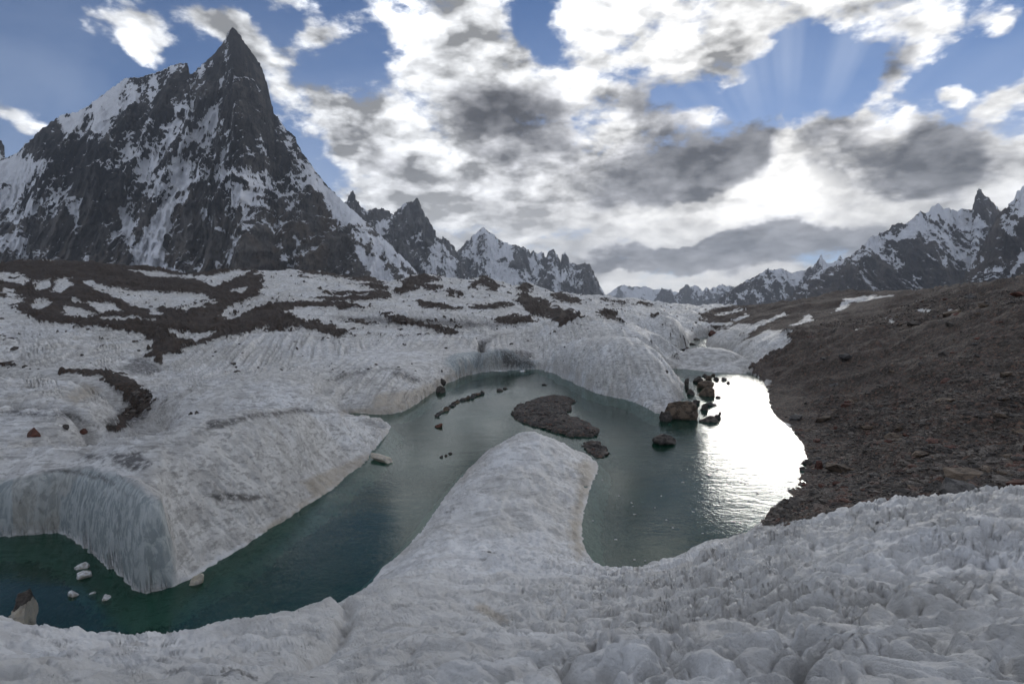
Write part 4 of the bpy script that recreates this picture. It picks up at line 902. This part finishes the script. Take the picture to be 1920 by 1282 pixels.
def gz(x, y):
    x = np.atleast_1d(np.asarray(x, float)); y = np.atleast_1d(np.asarray(y, float)); return np.maximum(ground_height(x, y, True), 0.0)
def hit_ground(px, py, y0=4.0, y1=520.0):
    """where the sight line through a photo pixel meets the ground"""
    rx, rz = ray(px, py); Y = np.exp(np.linspace(math.log(y0), math.log(y1), 900))
    z = EYE + rz * Y; g = gz(rx * Y, Y); k = np.argmax(z <= g)
    return float(rx * Y[k]), float(Y[k]), float(g[k])
def rock(px, py, w, h, mat, label, seed, name='boulder', cat='boulder', group=None, on_water=False, cuts=9, sub=3, depth=0.8, rot=None, flat=0.6, rough=0.06):
    """a rock whose foot is at the photo point (px, py), w by h photo pixels large"""
    if on_water: x, y = map(float, on_level(px, py)); z = 0.0
    else: x, y, z = hit_ground(px, py)
    W = w / FPX * y * 0.5; Hh = h / FPX * y
    v, f = rock_shape(seed, sub, cuts, flat, rough)
    top = v[:, 2].max()
    v = v * np.array([W, W * depth, Hh * 0.92 / top])
    o = mesh_obj(name, v, f, mat, smooth=False)
    o.location = (x, y + W * depth * 0.5, z); o.rotation_euler = (0, 0, 0 if rot is None else rot)
    tag(o, label, cat, group); return o

B = 'boulders lying in the meltwater'
rock(1275, 786, 80, 38, M_BROWN, 'largest flat-topped brown boulder in the water at the foot of the big ice dome', 101, on_water=True, group=B, sub=4, cuts=12, depth=0.9, flat=0.7)
rock(1334, 791, 44, 13, M_DARK, 'low dark rock shelf trailing right of the largest boulder', 102, on_water=True, group=B, depth=0.7)
rock(1248, 790, 28, 22, M_DARK, 'dark stone wedged left of the largest boulder against the ice', 103, on_water=True, group=B)
rock(1330, 728, 42, 15, M_BROWN, 'flat reddish brown boulder at the back of the midstream cluster', 104, on_water=True, group=B, depth=0.7)
rock(1327, 742, 42, 19, M_BROWN, 'rounded brown boulder in front of the flat one in the midstream cluster', 105, on_water=True, group=B)
rock(1299, 740, 21, 12, M_DARK, 'small dark boulder left of the rounded brown midstream boulder', 106, on_water=True, group=B)
rock(1289, 722, 14, 14, M_DARK, 'upright blackish stone nearest the tip of the big ice dome', 107, on_water=True, group=B, flat=1.0)
rock(1289, 731, 9, 8, M_DARK, 'little black stone just below the upright blackish one', 108, on_water=True, group=B)
rock(1311, 717, 24, 13, M_DARK, 'dark angular boulder at the upper left of the rubble spit', 109, on_water=True, group=B)
rock(1307, 757, 17, 8, M_DARK, 'small black rock between the midstream cluster and the largest boulder', 110, on_water=True, group=B)
rock(1323, 769, 20, 14, M_DARK, 'black rounded rock up right of the largest boulder', 111, on_water=True, group=B)
rock(1335, 761, 22, 8, M_GREY, 'thin tilted grey slab leaning on the black rounded rock', 112, on_water=True, group=B)
rock(1347, 746, 11, 4, M_DARK, 'tiny low rock alone in the bright water right of the cluster', 113, on_water=True, group=B)
rock(1350, 776, 8, 5, M_DARK, 'tiny dark stone above the tip of the dark rock shelf', 114, on_water=True, group=B)
rock(1346, 785, 14, 9, M_GREY, 'knobbly grey stone on the end of the dark rock shelf', 115, on_water=True, group=B)
rock(1366, 719, 7, 5, M_DARK, 'last small stone off the right end of the rubble spit', 116, on_water=True, group=B)
for i, (px, py, w, h, mt, lb) in enumerate([(1330, 712, 18, 9, M_BROWN, 'brown stone in the middle of the rubble spit'), (1344, 713, 16, 7, M_DARK, 'dark flat stone right of the middle of the rubble spit'), (1357, 713, 14, 6, M_GREY, 'grey stone near the right end of the rubble spit'),
        (1322, 706, 12, 6, M_DARK, 'dark stone on the back of the rubble spit'), (1337, 705, 12, 5, M_BROWN, 'brown stone at the top edge of the rubble spit')]):
    rock(px, py, w, h, mt, lb, 120 + i, on_water=True, group=B)
rock(1249, 833, 50, 20, M_DARK, 'layered dark slab rock alone in the water below the largest boulder', 130, on_water=True, group=B, depth=0.6)
rock(823, 801, 17, 8, M_RED, 'reddish stone alone in the water left of the gravel bar', 131, on_water=True, group=B, name='stone', cat='stone')
rock(826, 736, 20, 14, M_DARK, 'black wide base stone of the little stack on the left shore', 132, on_water=True, name='stone', cat='stone', flat=0.9)
rock(831, 727, 12, 10, M_DARK, 'black middle stone of the little stack on the left shore', 133, on_water=True, name='stone', cat='stone', flat=1.0).location.z += 0.75
rock(828, 716, 9, 8, M_DARK, 'small black stone balanced on top of the stack on the left shore', 134, on_water=True, name='stone', cat='stone', flat=1.0).location.z += 1.35
C = 'line of stones breaking the water near the left shore'
g = np.random.default_rng(5)
chain = np.array([(818, 781), (830, 772), (842, 765), (850, 758), (862, 752), (873, 749), (884, 746), (893, 742), (902, 739)])
def words(i): return ['first', 'second', 'third', 'fourth', 'fifth', 'sixth', 'seventh', 'eighth', 'ninth', 'tenth', 'eleventh', 'twelfth', 'thirteenth', 'fourteenth', 'fifteenth', 'sixteenth', 'seventeenth', 'eighteenth'][i]
for i in range(18):
    t_ = i / 17 * 8; px = np.interp(t_, range(9), chain[:, 0]) + g.uniform(-2, 2); py = np.interp(t_, range(9), chain[:, 1]) + g.uniform(-1, 1)
    rock(px, py, g.uniform(9, 16), g.uniform(4, 7.5), [M_DARK, M_GREY, M_DARK, M_BROWN][i % 4], 'small stone breaking the water, %s from the near left end of the stone line' % words(i), 140 + i, name='stone', cat='stone', on_water=True, group=C, sub=2, cuts=6)
for i, (px, py, w, h, lb) in enumerate([(937, 733, 14, 5, 'flat dark stone far up the lake beyond the stone line'), (948, 729, 11, 4, 'smaller flat dark stone right of the far one beyond the stone line'), (828, 858, 9, 4, 'leftmost small stone of the low group left of the ice ridge'),
        (836, 855, 9, 4, 'middle small stone of the low group left of the ice ridge'), (844, 851, 8, 4, 'rightmost small stone of the low group left of the ice ridge'), (1022, 722, 12, 2.5, 'barely awash flat stone below the right foot of the back ice wall')]):
    rock(px, py, w, h, M_DARK, lb, 170 + i, name='stone', cat='stone', on_water=True, sub=2, cuts=6)
rock(58, 822, 27, 20, M_RED, 'larger rust brown wedge of rock on the ice at far left', 180, name='stone', cat='stone', flat=0.9)
rock(155, 813, 16, 10, M_RED, 'dark red stone on the ice right of the rust brown wedge', 181, name='stone', cat='stone')
rock(120, 806, 14, 8, M_DARK, 'small dark stone between the wedge and the dark red stone', 182, name='stone', cat='stone')
rock(358, 778, 11, 7, M_DARK, 'left of two dark stones at the back edge of the ice mass', 183, name='stone', cat='stone')
rock(368, 776, 9, 6, M_DARK, 'right of two dark stones at the back edge of the ice mass', 184, name='stone', cat='stone')
rock(556, 656, 9, 5, M_DARK, 'lone dark stone on the fluted ice above the long crack', 185, name='stone', cat='stone')
rock(1537, 880, 17, 17, M_RED, 'rounded red stone at the moraine waterline', 186, name='stone', cat='stone', flat=0.95)
rock(1516, 872, 26, 10, M_DARK, 'dark flat stone at the waterline left of the red one', 187, name='stone', cat='stone')
rock(1507, 882, 16, 7, M_DARK, 'low dark stone at the water edge beneath the flat dark one', 188, name='stone', cat='stone')
rock(1690, 806, 28, 12, M_BROWN, 'long pale brown stone midway up the moraine slope', 189, name='stone', cat='stone')
rock(1670, 820, 22, 11, M_GREY, 'grey stone down left of the long pale brown stone', 190, name='stone', cat='stone')
for i, (px, py, w, h, lb) in enumerate([(1240, 658, 22, 8, 'dark rock between the big ice dome and the upper pool'), (1288, 659, 22, 7, 'dark rock rising from the upper pool'), (1338, 627, 20, 9, 'rusty rock at the head of the upper pool'), (1305, 637, 18, 4, 'low dark rock beside the small far dome'),
        (1318, 630, 14, 4, 'thin dark rock at the outlet above the upper pool'), (1300, 646, 14, 4, 'flat dark rock in the left half of the upper pool'), (1430, 681, 12, 8, 'reddish block where ice slab, moraine and lake meet'), (1418, 690, 10, 6, 'small reddish block next to the water at the ice slab end'), (1450, 670, 12, 7, 'brown block on the seam of ice and moraine')]):
    rock(px, py, w, h, M_DARK if i < 6 and i != 2 else M_RED, lb, 200 + i, name='stone', cat='stone', sub=2, on_water=i in (0, 1, 3, 4, 5))

# ---- gravel bars
def gravel_bar(poly_px, h, label, seed, n=150):
    poly = chaikin([tuple(map(float, on_level(*p))) for p in poly_px], 2)
    xs = np.array([p[0] for p in poly]); ys = np.array([p[1] for p in poly])
    X, Y = np.meshgrid(np.linspace(xs.min() - 1, xs.max() + 1, n), np.linspace(ys.min() - 1, ys.max() + 1, n), indexing='ij')
    d = segdist(X, Y, poly); i = inside(X, Y, poly); sd = np.where(i, d, -d) + fbm(X / 1.5, Y / 1.5, 4, seed, 0.6) * 1.1
    k = np.sqrt(np.clip(sd, 0, 9) / 3.0)
    Z = np.where(sd > 0, h * np.minimum(k, 1.2) * (0.75 + 0.5 * fbm(X / 2.5, Y / 2.5, 3, seed + 1)) + (np.abs(fbm(X / 0.35, Y / 0.35, 3, seed + 2, 0.7))) * 0.16, sd * 0.8 - 0.02)
    Z = np.maximum(Z, -1.0)
    cx, cy = xs.mean(), ys.mean()
    o = mesh_obj('gravel_bar', np.stack([X - cx, Y - cy, Z], -1).reshape(-1, 3), grid_faces(n, n)[:, ::-1], M_BARS); o.location = (cx, cy, 0)
    tag(o, label, 'gravel bar', 'gravel bars in the lake'); return poly
def make_bar_mat():
    m, t = new_mat('wet gravel'); P = t.n.new('ShaderNodeTexCoord').outputs['Object']
    c, h, n = rubble_colour(t, P, (0.018, 0.016, 0.014, 1), (0.11, 0.095, 0.078, 1))
    b = t.node('ShaderNodeBsdfPrincipled', Base_Color=c, Roughness=0.7, Normal=bump(t, h, 1.0, 1.0)); return finish(m, t, b.outputs[0])
M_BARS = make_bar_mat()
BAR1 = gravel_bar([(962, 778), (966, 766), (984, 758), (1010, 748), (1030, 745), (1062, 747), (1088, 753), (1062, 757), (1072, 763), (1060, 776), (1070, 783), (1090, 789), (1108, 796), (1124, 812), (1118, 820), (1096, 818), (1070, 818), (1040, 810), (1010, 802), (985, 793), (968, 788)], 0.95, 'curved dark gravel bar behind the tip of the ice ridge', 301)
BAR2 = gravel_bar([(1094, 832), (1108, 829), (1124, 833), (1142, 848), (1132, 858), (1112, 853), (1100, 843)], 0.5, 'small dark gravel bar right of the ice ridge tip', 305, 80)

# ---- floating and sunken ice
def make_ice_mat(name, c):
    m, t = new_mat(name); P = t.n.new('ShaderNodeTexCoord').outputs['Object']; n = t.noise(P, 3.0, 8, 0.7)
    b = t.node('ShaderNodeBsdfPrincipled', Base_Color=t.mix(t.mapr(n, 0.42, 0.6), c, (0.40, 0.37, 0.32, 1)), Roughness=0.5, Normal=bump(t, n, 0.15, 0.9)); return finish(m, t, b.outputs[0])
M_ICE = make_ice_mat('floe ice', (0.74, 0.76, 0.78, 1)); M_DIRTY = make_ice_mat('dirty ice', (0.60, 0.54, 0.43, 1)); M_STUMP = make_ice_mat('stained ice', (0.50, 0.45, 0.36, 1))
o = rock(712, 868, 44, 20, M_DIRTY, 'tilted slab of stained ice afloat at the right end of the ice mass', 401, name='ice_slab', cat='ice slab', on_water=True, depth=1.6, flat=0.3); o.rotation_euler = (0.1, 0.12, 0.9); o.scale = (0.55, 1.0, 0.6)
rock(368, 1095, 32, 20, M_DIRTY, 'broken chunk of icicles under the waterline lip of the ice mass', 402, name='ice_chunk', cat='ice chunk', on_water=True, cuts=16)
o = rock(34, 1190, 70, 84, M_STUMP, 'stained ice stump with a black dirty cap at the lower left corner', 403, name='ice_stump', cat='ice stump', on_water=True, cuts=7, sub=4, flat=1.3, depth=0.9, rough=0.16)
mx = o.data.vertices; zt = max(v.co.z for v in mx); o.data.materials.append(M_DARK)
for p in o.data.polygons:
    if p.center.z > zt * (0.66 + 0.12 * math.sin(p.center.x * 5)): p.material_index = 1
for i, (px, py, w, h, lb) in enumerate([(150, 1066, 22, 15, 'topmost pale ice lump showing in the dark green pool'), (152, 1084, 26, 16, 'pale ice lump just below the topmost one in the green pool'), (130, 1118, 24, 16, 'leftmost pale sunken ice lump in the green pool'), (172, 1114, 18, 13, 'faint middle sunken ice lump in the green pool'), (196, 1124, 20, 15, 'rightmost pale sunken ice lump in the green pool')]):
    o = rock(px, py, w * 1.2, h * 0.8, M_ICE, lb, 410 + i, name='ice_lump', cat='ice lump', group='ice lumps in the green pool', on_water=True, sub=3, cuts=5); o.location.z = (-0.05, -0.05, -0.06, -0.14, -0.09)[i]
for i, (px, py, w, lb) in enumerate([(982, 697, 17, 'white floe at the foot of the back ice wall'), (1122, 1000, 0, ''), (940, 696, 40, 'thin long white floe frozen along the back shore')]):
    if w: rock(px, py, w, 3.2 if i == 0 else 1.8, M_ICE, lb, 420 + i, name='ice_floe', cat='ice floe', on_water=True, sub=2, depth=0.5)
g = np.random.default_rng(11)
FLOES = [(1130, 900), (1185, 943), (1187, 950), (1228, 952), (1190, 965), (1112, 977), (1345, 880), (1362, 908), (1390, 905), (1397, 908), (1375, 978), (1388, 980), (1250, 975), (1262, 990), (1155, 1012), (1190, 1050), (1210, 1052), (1330, 890), (1300, 960), (1420, 925), (1240, 930), (1160, 930), (1280, 905), (1318, 1000)]
for i, (px, py) in enumerate(FLOES):
    rock(px, py, g.uniform(3.5, 7), g.uniform(1.2, 2.2), M_ICE, 'tiny scrap of white ice drifting on the %s of the right-hand water' % ('far part' if py < 920 else 'middle part' if py < 985 else 'near part'), 430 + i, name='ice_scrap', cat='ice scrap', group='scraps of ice drifting on the water', on_water=True, sub=1, cuts=3)

# ---- loose stones of the moraine: the larger ones singly, the rest as one mass
g = np.random.default_rng(21)
def moraine_points(n, ymin, ymax, pw):
    out = []
    while len(out) < n:
        m = n * 3; px = g.uniform(1395, 1960, m); Y = ymin + (ymax - ymin) * g.uniform(0, 1, m) ** pw; x = (px - 960) / FPX * Y
        d = segdist(x, Y, SHORE); i = inside(x, Y, SHORE); z = ground_height(x, Y, True); qx, qy = to_px(x, Y, z)
        ok = (~i) & (d > 0.3) & inside(qx, qy, MORAINE[0]) & (qy > 545)
        hole = np.zeros(m, bool)
        for pl in MORAINE_SNOW: hole |= inside(qx, qy, pl)
        ok &= ~hole
        for k in np.nonzero(ok)[0]: out.append((x[k], Y[k], z[k], qx[k], qy[k]))
    return out[:n]
SHAPES = [mesh_obj('stone', *rock_shape(500 + k, 1 if k < 9 else 2, 6), M_GREY, smooth=False) for k in range(12)]
MATS = [M_GREY, M_GREY, M_BROWN, M_GREY, M_RED, M_DARK]
for s_ in SHAPES: bpy.data.objects.remove(s_)
meshes = [me for me in bpy.data.meshes if me.name.startswith('stone') and me.users == 0]
variants = []
for me in meshes:
    for k in (0, 2, 4, 5):
        c = me.copy(); c.materials.clear(); c.materials.append(MATS[k]); variants.append((c, k))
first = None
for i, (x, y, z, qx, qy) in enumerate(moraine_points(240, 24, 110, 1.1)):
    me, k = variants[int(g.integers(len(variants)))]
    if first is None: o = bpy.data.objects.new('stone', me); first = o
    else: o = first.copy(); o.data = me
    link(o); s = float(g.gamma(2.2, 0.14)) + 0.10; s = min(s, 1.1)
    o.location = (x, y, z - 0.06 * s); o.scale = (s * g.uniform(0.8, 1.3), s * g.uniform(0.8, 1.2), s * g.uniform(0.7, 1.2)); o.rotation_euler = (g.uniform(-.3, .3), g.uniform(-.3, .3), g.uniform(0, 6.28))
    size = 'large' if s > 0.5 else 'middling' if s > 0.3 else 'small'
    where = 'near the waterline' if segdist(np.array([x]), np.array([y]), SHORE)[0] < 5 else 'high up' if qy < 680 else 'in the middle' if qy < 800 else 'low down'
    side = 'left part' if qx < 1580 else 'right part' if qx > 1760 else 'centre'
    kind_ = {0: 'grey', 2: 'brown', 4: 'rust red', 5: 'blackish'}[k]
    tag(o, '%s %s stone %s in the %s of the moraine slope' % (size, kind_, where, side), 'stone', 'loose stones on the moraine slope')
def stone_mass(P, S, name, label, mat, seed):
    g2 = np.random.default_rng(seed); n = len(P); out_v = []; out_f = []
    shp = [rock_shape(600 + k, 1, 5) for k in range(8)]; base = 0
    for k in range(8):
        idx = np.arange(k, n, 8); m = len(idx)
        if not m: continue
        v, f = shp[k]; a = g2.uniform(0, 6.28, m); ca, sa = np.cos(a), np.sin(a)
        sc = S[idx][:, None] * g2.uniform(0.7, 1.25, (m, 3)); vv = v[None] * sc[:, None, :]
        x = vv[..., 0] * ca[:, None] - vv[..., 1] * sa[:, None]; y = vv[..., 0] * sa[:, None] + vv[..., 1] * ca[:, None]
        w = np.stack([x, y, vv[..., 2]], -1) + P[idx][:, None, :]
        out_v.append(w.reshape(-1, 3)); out_f.append((f[None] + (np.arange(m) * len(v))[:, None, None]).reshape(-1, 3) + base); base += m * len(v)
    o = mesh_obj(name, np.vstack(out_v), np.vstack(out_f), mat, smooth=False); tag(o, label, kind='stuff'); return o
def make_scree_mat():
    m, t = new_mat('scree stones'); P = t.n.new('ShaderNodeTexCoord').outputs['Object']
    v = t.node('ShaderNodeTexVoronoi', Vector=P, Scale=1.4); c = t.sep(v.outputs['Color'])
    col = t.mix(t.math('POWER', c[0], 1.8), (0.036, 0.031, 0.027, 1), (0.22, 0.19, 0.16, 1)); col = t.mix(t.math('MULTIPLY', t.math('POWER', c[1], 8.0), 0.8), col, (0.20, 0.10, 0.07, 1))
    n = t.noise(P, 6.0, 4, 0.6)
    b = t.node('ShaderNodeBsdfPrincipled', Base_Color=t.mix(t.mapr(n, 0.4, 0.6, 0, 0.4), col, (0.05, 0.045, 0.04, 1)), Roughness=0.8); return finish(m, t, b.outputs[0])
SCREE = make_scree_mat()
pp = np.array(moraine_points(26000, 22.5, 120, 1.5)); S_ = np.clip(g.gamma(2.0, 0.035, len(pp)) + 0.035, 0.04, 0.30)
P_ = pp[:, :3].copy(); P_[:, 2] -= 0.1 * S_
stone_mass(P_, S_, 'scree', 'countless small stones covering the moraine slope', SCREE, 31)
bp, bs = [], []
for poly, hh, n in ((BAR1, 0.9, 900), (BAR2, 0.5, 220)):
    xs = [p[0] for p in poly]; ys = [p[1] for p in poly]; X = g.uniform(min(xs), max(xs), n * 3); Y = g.uniform(min(ys), max(ys), n * 3)
    k = inside(X, Y, poly) & (segdist(X, Y, poly) > -0.1); X, Y = X[k][:n], Y[k][:n]; d = segdist(X, Y, poly)
    for a, b, c in zip(X, Y, d): bp.append((a, b, hh * min(math.sqrt(c / 3.0), 1.2) * 0.78)); bs.append(0.05 + g.gamma(2, 0.035))
stone_mass(np.array(bp), np.array(bs), 'gravel', 'small wet stones strewn over the gravel bars', SCREE, 33)
# stones sprinkled on the rubble bands of the ice
n = 60000; px = g.uniform(-20, 1330, n); Y = 60 * np.exp(g.uniform(0, 1.9, n)); x = (px - 960) / FPX * Y; z = ground_height(x, Y, True); inf2 = {}
ground_height(x, Y, True, inf2); qx, qy = to_px(x, Y, z); rb = surface_marks(qx, qy, x, Y, inf2)[0]
k = ((rb > 0.5) | ((g.uniform(0, 1, n) < 0.02) & (qy < 700))) & (~inf2['wet']); k = np.nonzero(k)[0][:9000]
stone_mass(np.stack([x[k], Y[k], z[k]], -1), np.clip(g.gamma(2, 0.11, len(k)), 0.08, 0.9), 'rubble', 'dark rubble strewn over the glacier bands', M_DARK, 35)
print('stones', round(time.time() - T0, 1), 's')

# ------------------------------------------------------------------ the air between here and the far peaks
def haze():
    m, t = new_mat('valley haze')
    v = t.node('ShaderNodeVolumePrincipled', Color=(0.80, 0.88, 1.0, 1), Density=HAZE); v.inputs['Anisotropy'].default_value = 0.3
    o = t.n.new('ShaderNodeOutputMaterial'); t.l.new(v.outputs[0], o.inputs['Volume'])
    m.cycles.homogeneous_volume = True
    R = 17500.0; b = -6.0; h = 1900.0
    c = [(-R, -R, b), (R, -R, b), (R, R, b), (-R, R, b), (-R, -R, h), (R, -R, h), (R, R, h), (-R, R, h)]
    f = [(0, 3, 2, 1), (4, 5, 6, 7), (0, 1, 5, 4), (1, 2, 6, 5), (2, 3, 7, 6), (3, 0, 4, 7)]
    o = mesh_obj('haze', c, f, m, smooth=False); tag(o, 'thin pale haze lying in the valley air', kind='stuff')
HAZE = 4.8e-5
haze()
print('built', round(time.time() - T0, 1), 's')
